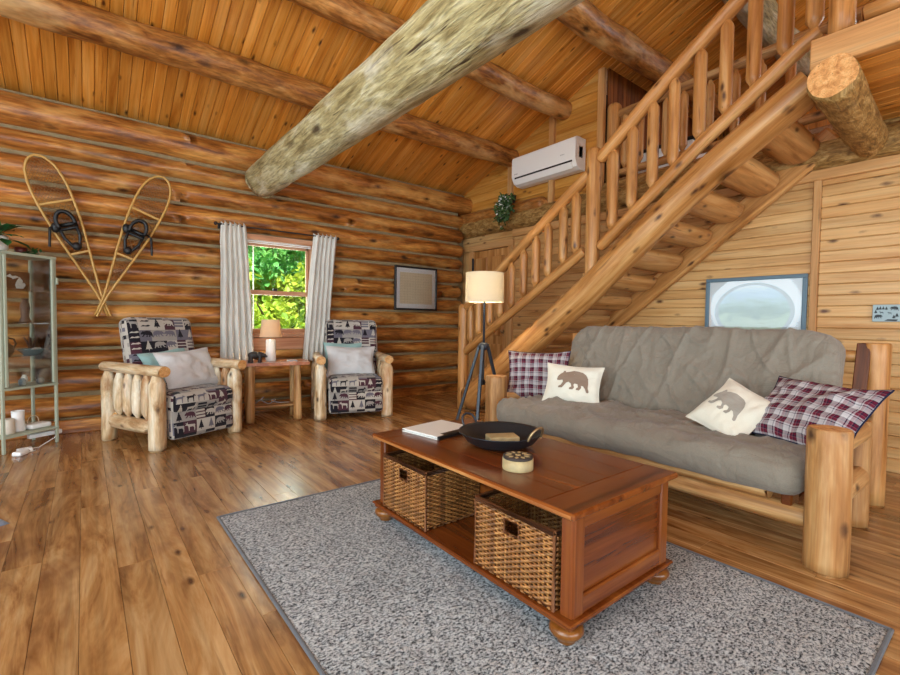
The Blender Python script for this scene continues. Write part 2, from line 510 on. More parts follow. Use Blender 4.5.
m_darkleaf = leafmat('trailing_leaf', '2c4a20', '5f7a44', .15)
m_bark = wood('bark', '3a2c20', '5a4636', '75604c', (12, 12, 3), 0, rough=.9, bump=.8)
m_grass = plain('grass', '5c8a34', .9, 0, 6, .4)
def shade_mat(name, col, emit, strength):
    q = NT(name); n = q.noise(q.attr('grain'), 220, 2)
    c = q.mix(1, col, q.ramp(n, [(.3, .9), (.7, 1.)]), 'MULTIPLY')
    q.b.inputs['Emission Color'].default_value = srgb(emit); q.b.inputs['Emission Strength'].default_value = strength
    tr = q.n('ShaderNodeBsdfTranslucent'); tr.inputs[0].default_value = srgb(col)
    q.done(c, .9, spec=.1)
    mx = q.n('ShaderNodeMixShader'); mx.inputs[0].default_value = .45
    q.l(q.b.outputs[0], mx.inputs[1]); q.l(tr.outputs[0], mx.inputs[2]); q.l(mx.outputs[0], q.t.nodes['Material Output'].inputs[0])
    return q.m
m_shade = shade_mat('cream_lamp_shade', 'e8e0cc', 'ffd48a', 0.)
m_shadetan = shade_mat('linen_lamp_shade', 'e2cdb2', 'ffc890', 0.)
m_bulb = NT('bulb'); m_bulb.b.inputs['Emission Color'].default_value = srgb('ffd890'); m_bulb.b.inputs['Emission Strength'].default_value = 12.; m_bulb = m_bulb.done('fff2d8', .5)
m_rawhide = plain('snowshoe_ash_wood', 'c89a50', .4, 0, 30, .2)
m_lace = plain('snowshoe_lacing', '8a6840', .6)
m_leather = plain('black_leather', '0f0f11', .5)
m_birch = plain('birch_bark', 'bda678', .55, 0, 18, .4)
m_paper = plain('paper', 'e2e2de', .6)
m_map = None
# ---------------------------------------------------------------- the setting
CAM = V((0, 0, 1.15))
def roof_z(y):
    return 3.30 + .395 * (5.8 - y) if y > .3 else 3.30 + .395 * 5.5 - .395 * (.3 - y)

# floor: boards along y
mb = MB()
x = -3.2 - .001
while x < 5.1:
    w = .138
    y = -4.2 - rr(0, 1.5)
    while y < 5.98:
        ln = rr(1.1, 2.7)
        y1 = min(y + ln, 5.98); y0 = max(y, -4.2)
        if y1 - y0 > .05: box(mb, (x + w / 2, (y0 + y1) / 2, -.012), (w - .0012, y1 - y0 - .001, .024), bev=.0014)
        y += ln
    x += w
box(mb, (1.2, .9, -.06), (9.4, 10.6, .06), mat=1)
struct(mb, 'floor', [m_floor, m_dark])

# log wall with the window opening
WX0, WX1, WZ0, WZ1 = 1.43, 2.335, .93, 2.11
mort = [.13, .38, .64, .83, 1.06, 1.29, 1.50, 1.74, 1.97, 2.16, 2.40, 2.65, 2.87, 3.20]
wall = bpy.data.objects.new('wall_back', None); COL.objects.link(wall); wall['kind'] = 'structure'
wall.location = (1.2, 5.95, 0); MAT['wall_back'] = Matrix.Translation(V((1.2, 5.95, 0)))
ends_x = [4.86, 4.82, 4.9, 4.84, 4.88, 4.83, 4.80, 4.83, 4.82, 4.84, 4.84, 4.95, 5.02]
for i in range(13):
    z0, z1 = mort[i], mort[i + 1]; zc = (z0 + z1) / 2; h = (z1 - z0) / 2
    spans = [(-3.2, ends_x[i] + .05)]
    if z1 > WZ0 + .06 and z0 < WZ1 - .06: spans = [(-3.2, WX0 - .02), (WX1 + .02, ends_x[i] + .05)]
    mb = MB(); rd = random.random()
    for a, b in spans:
        n = 12; ca = zc
        pts = [(a + (b - a) * k / n, 5.915, zc + .012 * noise.noise((a + (b - a) * k / n * .8, i * 3.1, 0))) for k in range(n + 1)]
        tube(mb, pts, [h * .925 + .007 * noise.noise((k * .7, i, 5)) for k in range(n + 1)], 20, 0, 1, rd, .06, ('flat', 'round'), .1, .0, squash=(.152 / h if h < .15 else 1.05, 1))
    part(mb, 'log', [m_walllog, m_endgrain], wall)
mb = MB()
box(mb, (1.6, 6.07, 1.6), (1.0, .02, .5), bev=0) if False else None
for a, b, c, d in ((-3.2, WX0, .0, 3.2), (WX1, 4.80, 0, 3.2), (4.6, 5.3, 0, 3.3), (WX0, WX1, 0, WZ0), (WX0, WX1, WZ1, 3.2)):
    box(mb, ((a + b) / 2, 6.0 if a == 4.6 else 5.95, (c + d) / 2), (b - a, .06 if a == 4.6 else .17, d - c), bev=0)
part(mb, 'chinking', [m_chink], wall)
mb = MB(); box(mb, (.8, 5.835, .065), (8.0, .07, .13), bev=.008); struct(mb, 'baseboard_back', [m_walllog])

# ceiling boards, running from eave to ridge
mb = MB()
def slope_boards(y0, y1, x0, x1):
    w = .092; x = x0
    L = math.hypot(y1 - y0, roof_z(y1) - roof_z(y0))
    d = V((0, y1 - y0, roof_z(y1) - roof_z(y0))).normalized()
    nrm = V((1, 0, 0)).cross(d); nrm = nrm if nrm.z > 0 else -nrm
    rot = Matrix((V((1, 0, 0)), d, nrm)).transposed()
    c = V((0, (y0 + y1) / 2, (roof_z(y0) + roof_z(y1)) / 2))
    while x < x1:
        box(mb, V((x + w / 2, c.y, c.z)) + nrm * .011, (w - .003, L, .022), rot, .004)
        x += w
slope_boards(6.0, .3, -3.2, 8.3)
slope_boards(.3, -4.2, -3.2, 8.3)
L = math.hypot(5.7, 5.7 * .395)
for ya, yb in ((6.0, .3), (.3, -4.2)):
    a, b = V((0, ya, roof_z(ya))), V((0, yb, roof_z(yb))); d = (b - a).normalized(); nrm = V((1, 0, 0)).cross(d); nrm = nrm if nrm.z > 0 else -nrm
    box(mb, (a + b) / 2 + V((2.5, 0, 0)) + nrm * .07, (11.6, (b - a).length + .1, .08), Matrix((V((1, 0, 0)), d, nrm)).transposed(), 0, 1)
struct(mb, 'ceiling', [m_ceil, m_dark])

# right wall: planks below the loft, a door at its far end
mb = MB()
for a, b in ((-4.2, 1.165), (1.215, 4.80)):
    z = .0
    while z < 2.40:
        y = a; h = min(.094, 2.41 - z)
        cuts = [a, b] if b - a < 4 else [a, -1.1, b]
        for p, q in zip(cuts, cuts[1:]): box(mb, (5.02, (p + q) / 2, z + h / 2), (.03, q - p - .002, h - .002), bev=.006)
        z += .094
box(mb, (5.08, .9, 1.3), (.08, 10.4, 2.6), bev=0, mat=1)
for p, q, z0, z1 in ((4.80, 5.98, 2.28, 2.42), (4.80, 5.98, 2.42, 2.54), (5.74, 5.98, 0, 2.28)): box(mb, (5.02, (p + q) / 2, (z0 + z1) / 2), (.03, q - p, z1 - z0 - .003), bev=.005)
struct(mb, 'wall_right', [m_plank, m_dark])
mb = MB(); box(mb, (4.995, 1.19, 1.2), (.035, .055, 2.4), bev=.005); struct(mb, 'trim_1', [m_trim])
mb = MB(); box(mb, (4.985, .3, 2.45), (.05, 9.0, .11), bev=.006); struct(mb, 'trim_2', [m_trim])
mb = MB(); box(mb, (4.99, .3, .055), (.03, 9.0, .11), bev=.006); struct(mb, 'baseboard_right', [m_plank])
mb = MB(); tube(mb, [(4.99, 6.0, 2.66), (4.98, 2, 2.61), (4.99, -4.2, 2.60)], [.15, .13, .13], 18, 0, 1, .3, .1, step=.12); struct(mb, 'trim_3', [m_roughlog, m_endgrain])
mb = MB(); tube(mb, [(4.93, 6.0, 2.80), (4.93, 4.15, 2.76)], [.1, .1], 16, 0, 1, .7, .06, ('flat', 'round'), step=.12); struct(mb, 'trim_4', [m_purlin, m_endgrain])
# door
mb = MB(); 
box(mb, (4.985, 5.72, 1.13), (.05, .1, 2.28), bev=.006); box(mb, (4.985, 4.84, 1.13), (.05, .1, 2.28), bev=.006); box(mb, (4.985, 5.28, 2.32), (.05, .98, .1), bev=.006)
dr = struct(mb, 'door_1', [m_trim])
mb = MB()
box(mb, (4.99, 5.28, 1.13), (.03, .78, 2.26), bev=.004)
for zc, hh in ((.45, .7), (1.35, .85), (2.0, .3)):
    for yc in (5.47, 5.09): box(mb, (4.972, yc, zc), (.02, .26, hh), bev=.012)
part(mb, 'door_panel', [m_stairlog], dr)
mb = MB(); ball(mb, (4.935, 4.95, 1.0), .03, seg=14); tube(mb, [(4.975, 4.95, 1.0), (4.94, 4.95, 1.0)], .012, 8); part(mb, 'door_knob', [m_brass], dr)
mb = MB(); box(mb, (4.955, 5.66, 2.06), (.02, .035, .2), bev=.004); part(mb, 'hinge', [m_black], dr, 'dark upper hinge')

# gable wall above
mb = MB(); z = 2.58
while z < 4.45:
    y1 = min(6.0, 5.85 - (z - 3.3) / .395)
    if y1 > 3.45: box(mb, (5.03, (3.34 + y1) / 2, z + .06), (.03, y1 - 3.34, .118), bev=.004)
    z += .12
box(mb, (5.11, 4.6, 3.3), (.06, 2.5, 1.3), bev=0, mat=1)
struct(mb, 'wall_gable', [m_gable, m_dark])
for n, (y, zt) in enumerate(((4.88, 3.62), (4.11, 3.92), (3.36, 4.24))):
    mb = MB(); box(mb, (4.995, y, (2.74 + zt) / 2), (.06, .085, zt - 2.74), bev=.005); struct(mb, 'trim_%d' % (5 + n), [m_trim])

mb = MB(); tube(mb, [(5.08, 3.32, 2.77), (5.08, .2, 2.72)], [.11, .10], 16, 0, 1, .4, .1, step=.12); struct(mb, 'trim_9', [m_roughlog, m_endgrain])
# loft: floor, far and side walls
mb = MB()
for yy0, yy1, x0, x1 in ((-4.2, .93, 3.66, 8.2), (.93, 3.33, 5.08, 8.2)):
    box(mb, ((x0 + x1) / 2, (yy0 + yy1) / 2, 2.86), (x1 - x0, yy1 - yy0, .06), bev=.004)
xx = 3.67
while xx < 5.0:
    box(mb, (xx + .06, -1.64, 2.80), (.118, 5.1, .03), bev=.005, mat=1); xx += .12
struct(mb, 'floor_loft', [m_floor, m_ceil])
mb = MB(); xx = 5.1
while xx < 8.2:
    box(mb, (xx + .05, 3.35, 3.56), (.098, .03, 1.5), bev=.004); xx += .1
struct(mb, 'wall_loft_side', [m_darkslat])
mb = MB(); yy = -4.2
while yy < 3.4:
    box(mb, (8.25, yy + .05, 4.1), (.03, .098, 2.8), bev=.004); yy += .1
struct(mb, 'wall_loft_far', [m_ceil])
mb = MB(); box(mb, (3.64, -1.63, 2.85), (.05, 5.12, .185), bev=.006); struct(mb, 'trim_8', [m_trim])

# walls behind and beside the viewer with big daylight windows
mb = MB()
for y0, y1, z0, z1 in ((-4.2, 5.98, 0, .25), (-4.2, 3.2, 2.35, 2.9), (-4.2, -1.4, 2.9, 6), (2.8, 5.98, 2.9, 6), (3.2, 5.98, 2.62, 2.9), (-1.4, 2.8, 4.5, 6), (-4.2, -3.4, .25, 2.35), (-1.0, -.4, .25, 2.35), (2.1, 3.2, .25, 2.35), (3.2, 5.98, .25, .6), (3.2, 3.3, .6, 2.62), (5.4, 5.98, .6, 2.62)):
    box(mb, (-3.28, (y0 + y1) / 2, (z0 + z1) / 2), (.16, y1 - y0, z1 - z0), bev=0)
struct(mb, 'wall_left', [m_gable])
mb = MB()
for x0, x1, z0, z1 in ((-3.3, 8.3, 0, .3), (-3.3, 8.3, 2.4, 4.4), (-3.3, -2.4, .3, 2.4), (.4, .9, .3, 2.4), (3.6, 8.3, .3, 2.4)):
    box(mb, ((x0 + x1) / 2, -4.28, (z0 + z1) / 2), (x1 - x0, .16, z1 - z0), bev=0)
struct(mb, 'wall_front', [m_gable])

# ---------------------------------------------------------------- window in the log wall
mb = MB()
cx = (WX0 + WX1) / 2; W_, H_ = WX1 - WX0, WZ1 - WZ0
box(mb, (WX0 + .0, 5.86, (WZ0 + WZ1) / 2), (.05, .26, H_), bev=.006); box(mb, (WX1 - .0, 5.86, (WZ0 + WZ1) / 2), (.05, .26, H_), bev=.006)
box(mb, (cx, 5.86, WZ1 + .0), (W_ + .05, .26, .06), bev=.006)
win = struct(mb, 'window_1', [m_sash])
mb = MB(); box(mb, (cx, 5.83, WZ0 + .015), (W_ + .10, .16, .05), bev=.008); part(mb, 'window_sill', [m_sash], win)
mb = MB(); box(mb, (cx, 5.768, WZ0 - .09), (W_ + .06, .03, .15), bev=.006); part(mb, 'apron', [m_sash], win)
zm = 1.46
def sash(y, z0, z1, nm):
    mb = MB(); x0, x1 = WX0 + .025, WX1 - .025
    for xx in (x0 + .02, x1 - .02): box(mb, (xx, y, (z0 + z1) / 2), (.03, .035, z1 - z0), bev=.004)
    for zz in (z0 + .025, z1 - .025): box(mb, ((x0 + x1) / 2, y, zz), (x1 - x0, .035, .055), bev=.004)
    s = part(mb, nm, [m_sash], win)
    mb = MB(); box(mb, ((x0 + x1) / 2, y, (z0 + z1) / 2), (x1 - x0 - .07, .004, z1 - z0 - .09), bev=0); part(mb, 'pane', [m_glass], s)
    return s
sash(5.90, zm - .02, WZ1 - .03, 'upper_sash'); lo = sash(5.86, WZ0 + .04, zm + .03, 'lower_sash')
mb = MB(); box(mb, (cx, 5.805, WZ1 - .035), (W_ - .06, .012, .022), bev=.002); box(mb, (cx, 5.79, WZ1 - .06), (W_ - .06, .012, .010), bev=.002); part(mb, 'top_track', [m_white], win, 'white top track')
mb = MB(); box(mb, (cx - .02, 5.835, zm + .045), (.05, .03, .03), bev=.005); part(mb, 'sash_lock', [m_black], lo)
mb = MB(); box(mb, (WX0 + .205, 5.945, (WZ0 + WZ1) / 2), (.012, .012, H_ - .1), bev=.002); part(mb, 'screen_rail', [m_white], win, 'thin white upright rail')
# ---------------------------------------------------------------- log beams overhead
def beam(name, a, b, ra, rb, mats, label, wob=.08, ends=('flat', 'flat'), seg=24, bend=.03, facet=None):
    mb = MB(); tube(mb, [a, b], [ra, rb], seg, 0, 1, None, wob, ends, .1, bend, facet=facet)
    return solo(mb, name, mats, label, 'beam')
beam('tie_beam', (1.69, 5.72, 2.78), (1.675, -4.2, 2.785), .195, .252, [m_beam, m_endgrain], 'huge pale peeled log tie beam crossing the room toward the viewer', .05, ('saw', 'flat'), seg=40, bend=0, facet=(4, .05, .9))
beam('purlin', (-3.2, 4.87, 3.50), (5.05, 4.87, 3.56), .14, .13, [m_purlin, m_endgrain], 'round log purlin under the ceiling nearest the log wall', .12)
beam('purlin', (-3.2, 3.92, 3.88), (5.05, 3.92, 3.94), .13, .122, [m_purlin, m_endgrain], 'round log purlin midway up the ceiling ending on the wall above the air conditioner', .12)
beam('purlin', (-3.2, 2.97, 4.27), (8.2, 2.97, 4.29), .14, .14, [m_purlin, m_endgrain], 'thick log purlin that runs on past the slim trim post over the loft', .14)
beam('purlin', (-3.2, 2.02, 4.60), (8.2, 2.02, 4.62), .15, .16, [m_beam, m_endgrain], 'pale log purlin seen between the upper stair balusters', .14)
beam('floor_joist', (3.57, .80, 2.655), (5.05, .865, 2.61), .125, .118, [m_roughlog, m_endgrain], 'stout log joist with a cracked cut end poking out under the loft', .08, ('saw', 'flat'))
beam('floor_joist', (3.47, -1.2, 2.635), (5.05, -1.2, 2.60), .15, .13, [m_roughlog, m_endgrain], 'log joist under the loft out of view behind the cracked-end joist', .08, ('saw', 'flat'))

# ---------------------------------------------------------------- staircase
st = thing('staircase', 'peeled log staircase with log balusters rising along the plank wall to the loft', 'staircase', (4.3, 3.0, 0))
XS = 3.9
cl = [(4.47, .14), (3.26, 1.06), (2.72, 1.46), (2.03, 2.04), (1.58, 2.39), (.98, 2.79)]
mb = MB(); tube(mb, [(XS, y, z) for y, z in cl], [.16, .15, .14, .125, .125, .12], 22, 0, 1, .2, .08, ('flat', 'saw'), .1)
part(mb, 'outer_stringer', [m_stairlog, m_endgrain], st)
mb = MB()
a, b = V((4.93, 4.45, .10)), V((4.93, 1.06, 2.74)); d = (b - a).normalized(); n = V((1, 0, 0)).cross(d)
box(mb, (a + b) / 2, (.1, (b - a).length, .2), Matrix((V((1, 0, 0)), d, n)).transposed(), .02)
part(mb, 'inner_stringer', [m_stairlog], st)
for k in range(1, 14):
    z = .205 * k; y = 4.60 - .275 * (k - 1)
    mb = MB(); rd = random.random()
    seg = 14; prof = [(math.cos(PI + PI * i / 10) * .165, math.sin(PI + PI * i / 10) * (.155 + .012 * math.sin(k * 2.3))) for i in range(11)]
    vs = []; g = []
    nx = 9
    for i in range(nx + 1):
        x = 3.93 + .93 * i / nx; e = .86 if i in (0, nx) else 1
        for py, pz in prof:
            w = 1 + .05 * noise.noise((x * 2, py * 4, k * 3.1))
            vs.append(V((x, y + py * w * e, z + pz * w * e))); g.append((py, pz, x))
    fs = []
    m_ = len(prof)
    for i in range(nx):
        for j in range(m_): fs.append((i * m_ + j, (i + 1) * m_ + j, (i + 1) * m_ + (j + 1) % m_, i * m_ + (j + 1) % m_))
    mb.add(vs, fs, g, rd, 0, True)
    mb.add(vs[:m_], [list(range(m_))], g[:m_], rd, 1, False); mb.add(vs[-m_:], [list(range(m_ - 1, -1, -1))], g[-m_:], rd, 1, False)
    part(mb, 'tread', [m_stairlog, m_endgrain], st)
def interp(tab, y):
    tab = sorted(tab)
    if y <= tab[0][0]: return tab[0][1]
    for (a, fa), (b, fb) in zip(tab, tab[1:]):
        if a <= y <= b: return fa + (fb - fa) * (y - a) / (b - a)
    return tab[-1][1]
top1 = [(4.60, 1.31), (3.95, 1.76), (3.09, 2.367), (2.74, 2.60)]
bot1 = [(4.66, .70), (3.95, 1.14), (2.78, 1.86)]
top2 = [(2.64, 2.70), (2.14, 3.098), (1.77, 3.37), (1.40, 3.63), (.90, 3.98)]
bot2 = [(2.62, 1.86), (1.707, 2.587), (1.06, 3.06), (.95, 3.12)]
for tab, r0, e in ((top1, .055, ('round', 'flat')), (bot1, .05, ('flat', 'flat')), (top2, .06, ('round', 'flat')), (bot2, .052, ('round', 'flat'))):
    mb = MB(); tube(mb, [(XS, y, z) for y, z in tab], [r0 * 1.02] * len(tab), 14, 0, 1, None, .06, e, .1)
    part(mb, 'handrail' if tab in (top1, top2) else 'bottom_rail', [m_stairlog, m_endgrain], st)
mb = MB(); tube(mb, [(XS, 4.62, 0), (XS, 4.62, 1.37)], .072, 16, 0, 1, None, .04, ('flat', 'round'), .15); part(mb, 'newel_post', [m_stairlog, m_endgrain], st)
mb = MB(); tube(mb, [(XS, 2.69, 1.50), (XS, 2.69, 2.84)], .07, 16, 0, 1, None, .04, ('flat', 'round'), .15); part(mb, 'newel_post', [m_stairlog, m_endgrain], st)
mb = MB(); tube(mb, [(3.72, .80, 2.93), (3.72, .80, 4.2)], .068, 18, 0, 1, None, .03, ('flat', 'flat'), .15); part(mb, 'newel_post', [m_stairlog, m_endgrain], st)
for y in (4.477, 4.324, 4.13, 3.952, 3.772, 3.585, 3.408, 3.241, 3.043, 2.887):
    mb = MB(); r_ = rr(.043, .05)
    tube(mb, [(XS, y, interp(bot1, y) + .02), (XS, y, interp(top1, y) - .02)], r_, 12, 0, 1, None, .06, ('tenon', 'tenon'), .12)
    part(mb, 'baluster', [m_stairlog, m_endgrain], st)
for y in (2.486, 2.292, 2.102, 1.925, 1.72, 1.531, 1.343, 1.151, .985):
    mb = MB(); r_ = rr(.046, .053)
    tube(mb, [(XS, y, interp(bot2, y) + .02), (XS, y, interp(top2, y) - .02)], r_, 12, 0, 1, None, .06, ('tenon', 'tenon'), .12)
    part(mb, 'baluster', [m_stairlog, m_endgrain], st)

# loft guard rail beyond the stair, and the one along the loft edge
gr_ = thing('loft_railing', 'log guard rail along the loft floor edge behind the stair balusters', 'railing', (5.12, 2.0, 2.89))
XR = 5.13
mb = MB(); tube(mb, [(XR, 3.22, 3.68), (XR, .3, 3.79)], [.05, .055], 12, 0, 1, None, .06, ('round', 'flat'), .15); part(mb, 'handrail', [m_pine, m_endgrain], gr_)
mb = MB(); tube(mb, [(XR, 3.24, 2.97), (XR, .3, 3.02)], [.045, .045], 12, 0, 1, None, .06, ('flat', 'flat'), .15); part(mb, 'bottom_rail', [m_pine, m_endgrain], gr_)
mb = MB(); tube(mb, [(XR, 3.27, 2.89), (XR, 3.27, 3.83)], .085, 14, 0, 1, None, .04, ('flat', 'round'), .15); part(mb, 'newel_post', [m_stairlog, m_endgrain], gr_)
for y in (3.12, 2.93, 2.62, 2.43, 2.16, 1.92, 1.70, 1.46, 1.22, .98, .74, .5):
    mb = MB(); tube(mb, [(XR, y, 3.0), (XR, y, 3.7)], rr(.042, .048), 10, 0, 1, None, .06, ('tenon', 'tenon'), .12); part(mb, 'baluster', [m_stairlog, m_endgrain], gr_)
er = thing('loft_railing', 'log railing standing on the loft edge board above the cut joist end', 'railing', (3.72, -.5, 2.93))
mb = MB(); tube(mb, [(3.72, .7, 3.03), (3.72, -3, 3.03)], .05, 12, 0, 1, None, .06, step=.15); part(mb, 'bottom_rail', [m_stairlog, m_endgrain], er)
mb = MB(); tube(mb, [(3.72, .7, 3.85), (3.72, -3, 3.85)], .055, 12, 0, 1, None, .06, step=.15); part(mb, 'handrail', [m_stairlog, m_endgrain], er)
mb = MB(); tube(mb, [(3.72, -3, 2.9), (3.72, -3, 3.95)], .08, 12, 0, 1, None, .06, step=.15); part(mb, 'newel_post', [m_stairlog, m_endgrain], er)
for k in range(14):
    y = .55 - .24 * k
    mb = MB(); tube(mb, [(3.72, y, 3.05), (3.72, y, 3.83)], rr(.046, .052), 10, 0, 1, None, .06, ('tenon', 'tenon'), .12); part(mb, 'baluster', [m_stairlog, m_endgrain], er)
# storage bin on the loft
mb = MB(); t = thing('storage_chest', 'white chest with black trim on the loft behind the balusters', 'chest', (5.75, 2.85, 2.89))
box(mb, (5.75, 2.85, 3.09), (.45, .7, .38), bev=.01); part(mb, 'body', [m_white], t)
mb = MB(); box(mb, (5.75, 2.85, 3.30), (.48, .74, .04), bev=.01); part(mb, 'lid', [m_black], t)
# ---------------------------------------------------------------- animal and tree outlines (x right, z up, about 1 wide)
BEAR = [(-.50, .02), (-.47, .10), (-.40, .19), (-.33, .25), (-.31, .31), (-.26, .31), (-.24, .26), (-.12, .30), (0, .33), (.14, .32), (.27, .29), (.38, .22), (.45, .10), (.47, -.04), (.47, -.16),
        (.52, -.29), (.50, -.33), (.44, -.32), (.40, -.22), (.33, -.14), (.27, -.13), (.28, -.20), (.22, -.28), (.12, -.27), (.13, -.22), (.18, -.18), (.15, -.09), (.06, -.08), (.03, -.12), (.07, -.2), (.02, -.27), (-.08, -.27), (-.08, -.22), (-.02, -.18), (-.05, -.09), (-.12, -.05),
        (-.18, -.08), (-.25, -.19), (-.30, -.25), (-.42, -.25), (-.42, -.2), (-.35, -.17), (-.29, -.06), (-.31, .0), (-.40, -.02), (-.48, -.02)]
TREE = [(-.03, -.5), (-.03, -.36), (-.28, -.38), (-.2, -.26), (-.24, -.24), (-.16, -.1), (-.19, -.08), (-.11, .08), (-.14, .1), (-.06, .26), (-.08, .28), (0, .5),
        (.08, .28), (.06, .26), (.14, .1), (.11, .08), (.19, -.08), (.16, -.1), (.24, -.24), (.2, -.26), (.28, -.38), (.03, -.36), (.03, -.5)]
MOOSE = [(-.5, .12), (-.42, .22), (-.36, .24), (-.46, .36), (-.40, .36), (-.34, .28), (-.30, .40), (-.25, .38), (-.28, .26), (-.18, .2), (0, .19), (.2, .17), (.36, .16), (.42, .06), (.38, -.02), (.40, -.2), (.38, -.46), (.32, -.46), (.31, -.2), (.22, -.06),
         (0, -.06), (-.1, -.05), (-.12, -.46), (-.18, -.46), (-.2, -.1), (-.24, .02), (-.32, .12), (-.42, .1)]
LEAFY = [(-.4, -.06), (-.2, .08), (0, .03), (.25, .1), (.42, .0), (.2, -.08), (-.1, -.05)]

def tri2d(poly):
    """triangles of a simple polygon by ear clipping"""
    P = list(poly)
    if sum(P[i][0] * P[(i + 1) % len(P)][1] - P[(i + 1) % len(P)][0] * P[i][1] for i in range(len(P))) < 0: P.reverse()
    idx = list(range(len(P))); out = []
    def cr(a, b, c): return (b[0] - a[0]) * (c[1] - a[1]) - (b[1] - a[1]) * (c[0] - a[0])
    guard = 0
    while len(idx) > 3 and guard < 2000:
        guard += 1
        for k in range(len(idx)):
            i, j, l = idx[k - 1], idx[k], idx[(k + 1) % len(idx)]
            if cr(P[i], P[j], P[l]) <= 1e-9: continue
            if any(cr(P[i], P[j], P[m]) >= 0 and cr(P[j], P[l], P[m]) >= 0 and cr(P[l], P[i], P[m]) >= 0 for m in idx if m not in (i, j, l)): continue
            out.append((i, j, l)); idx.pop(k); break
        else: break
    out.append(tuple(idx[:3]))
    return P, out

def decal(mb, poly, fn, mat=0, div=2, flip=False):
    """lay a flat outline on a surface: fn(x,z) -> world point just above it"""
    P, T = tri2d(poly)
    tris = [[V((P[i][0], P[i][1])) for i in t] for t in T]
    for _ in range(div):
        nt = []
        for a, b, c in tris:
            ab, bc, ca = (a + b) / 2, (b + c) / 2, (c + a) / 2
            nt += [[a, ab, ca], [ab, b, bc], [ca, bc, c], [ab, bc, ca]]
        tris = nt
    vs = []; f = []; g = []; key = {}
    for t in tris:
        q = []
        for p in t:
            k = (round(p.x, 5), round(p.y, 5))
            if k not in key:
                key[k] = len(vs); vs.append(fn(p.x, p.y)); g.append((p.x * .3, p.y * .3, 0))
            q.append(key[k])
        if len(set(q)) == 3: f.append(q[::-1] if flip else q)
    mb.add(vs, f, g, None, mat, True)

# ---------------------------------------------------------------- pillows
def pillow(name, label, cat, W, H, T, c, nrm, up, mats, group=None, print_=None, seed=0, wr=.012, pname=None, flip=1, plabel=None, sag=0, grain_scale=1):
    n = V(nrm).normalized(); u = V(up); u = (u - n * u.dot(n)).normalized(); r = u.cross(n)
    M = mat4(V(c), r, u, n)
    t = thing(name, label, cat, M=M, group=group)
    def P(a, b, side):
        x = a * W / 2 * (1 - .10 * (1 - b * b) * abs(a) ** 2 * 1.0)
        y = b * H / 2 * (1 - .10 * (1 - a * a) * abs(b) ** 2 * 1.0)
        h = max(0, (1 - abs(a) ** 2.6)) ** .62 * max(0, (1 - abs(b) ** 2.6)) ** .62
        edge = (1 - max(abs(a), abs(b)))
        w = wr * noise.noise((a * 2.4 + seed * 3.1, b * 2.4, seed)) * min(1, edge * 4) + wr * .5 * noise.noise((a * 6 + seed, b * 5.4, seed * 2 + side)) * min(1, edge * 5)
        z = side * (T / 2 * h + w + .002)
        z += -sag * (a * a) + .02 * noise.noise((a * 1.1, b * 1.1, seed * 7.))
        return V((x, y, z))
    mb = MB(M); N = 28
    for s in (1, -1):
        patch(mb, lambda i, j, s=s: P(s * (2 * i - 1), 2 * j - 1, s), N, N, 0, .4, lambda i, j, s=s: (s * (2 * i - 1) * W / 2 * grain_scale, (2 * j - 1) * H / 2 * grain_scale, s * .01))
    # seam welt joins both faces
    edge = [(-1 + 2 * k / N, -1) for k in range(N)] + [(1, -1 + 2 * k / N) for k in range(N)] + [(1 - 2 * k / N, 1) for k in range(N)] + [(-1, 1 - 2 * k / N) for k in range(N)]
    ring = [(P(a, b, 1) + P(a, b, -1)) / 2 for a, b in edge]
    k0 = len(mb.v); tube(mb, ring + [ring[0]], .0045, 6, 0, rnd=.4, closed=True, ends=('', '')); mb.g[k0:] = [(.011, .011, 0)] * (len(mb.v) - k0)
    cov = part(mb, 'cover', mats[0], t)
    if print_:
        mb = MB(M); sx, ox, oz = print_
        decal(mb, [(x * flip, z) for x, z in BEAR], lambda x, z: P((x * sx + ox) / (W / 2), (z * sx + oz) / (H / 2), 1) + V((0, 0, .0025)), 0, 3)
        part(mb, pname or 'bear_print', mats[1], cov, plabel)
    return t
# ---------------------------------------------------------------- rug
mb = MB()
RX0, RX1, RY0, RY1 = .59, 2.37, .285, 2.86
N1, N2 = 150, 210
def rp(i, j):
    x = RX0 + (RX1 - RX0) * i; y = RY0 + (RY1 - RY0) * j
    e = min(i, 1 - i) * (RX1 - RX0); e2 = min(j, 1 - j) * (RY1 - RY0)
    z = .008 + .004 * noise.noise((x * 55, y * 38, 0)) if min(e, e2) > .01 else .002
    return V((x, y, z))
patch(mb, rp, N1, N2)
rug = thing('area_rug', 'large grey and black flecked wool rug under the coffee table', 'rug', ((RX0 + RX1) / 2, (RY0 + RY1) / 2, 0))
part(mb, 'pile', m_rug, rug)
mb = MB()
for (x0, y0, x1, y1) in ((RX0, RY0, RX0, RY1), (RX1, RY0, RX1, RY1), (RX0, RY0, RX1, RY0), (RX0, RY1, RX1, RY1)):
    box(mb, ((x0 + x1) / 2, (y0 + y1) / 2, .0062), (abs(x1 - x0) + .016, abs(y1 - y0) + .016, .012), bev=.005)
part(mb, 'binding', m_rugedge, rug, 'darker grey bound edge')
mb = MB(); M = Matrix.Translation(V((-.885, 3.60, .006))) @ Matrix.Rotation(R(24), 4, 'Z'); mb.M = M
patch(mb, lambda i, j: V((-.45 + .9 * i, -.35 + .7 * j, .006 + .004 * noise.noise((i * 40, j * 34, 2)) if .01 < i < .99 and .01 < j < .99 else -.005)), 60, 46)
solo(mb, 'accent_rug', m_rugblue, 'blue grey woven rug whose corner shows at the left edge of the photo', 'rug')

m_foot = wood('golden_foot_wood', '5a2c0e', '7c4818', '965e28', (10, 10, 3), 0, rough=.28, coat=.3, bump=.05)
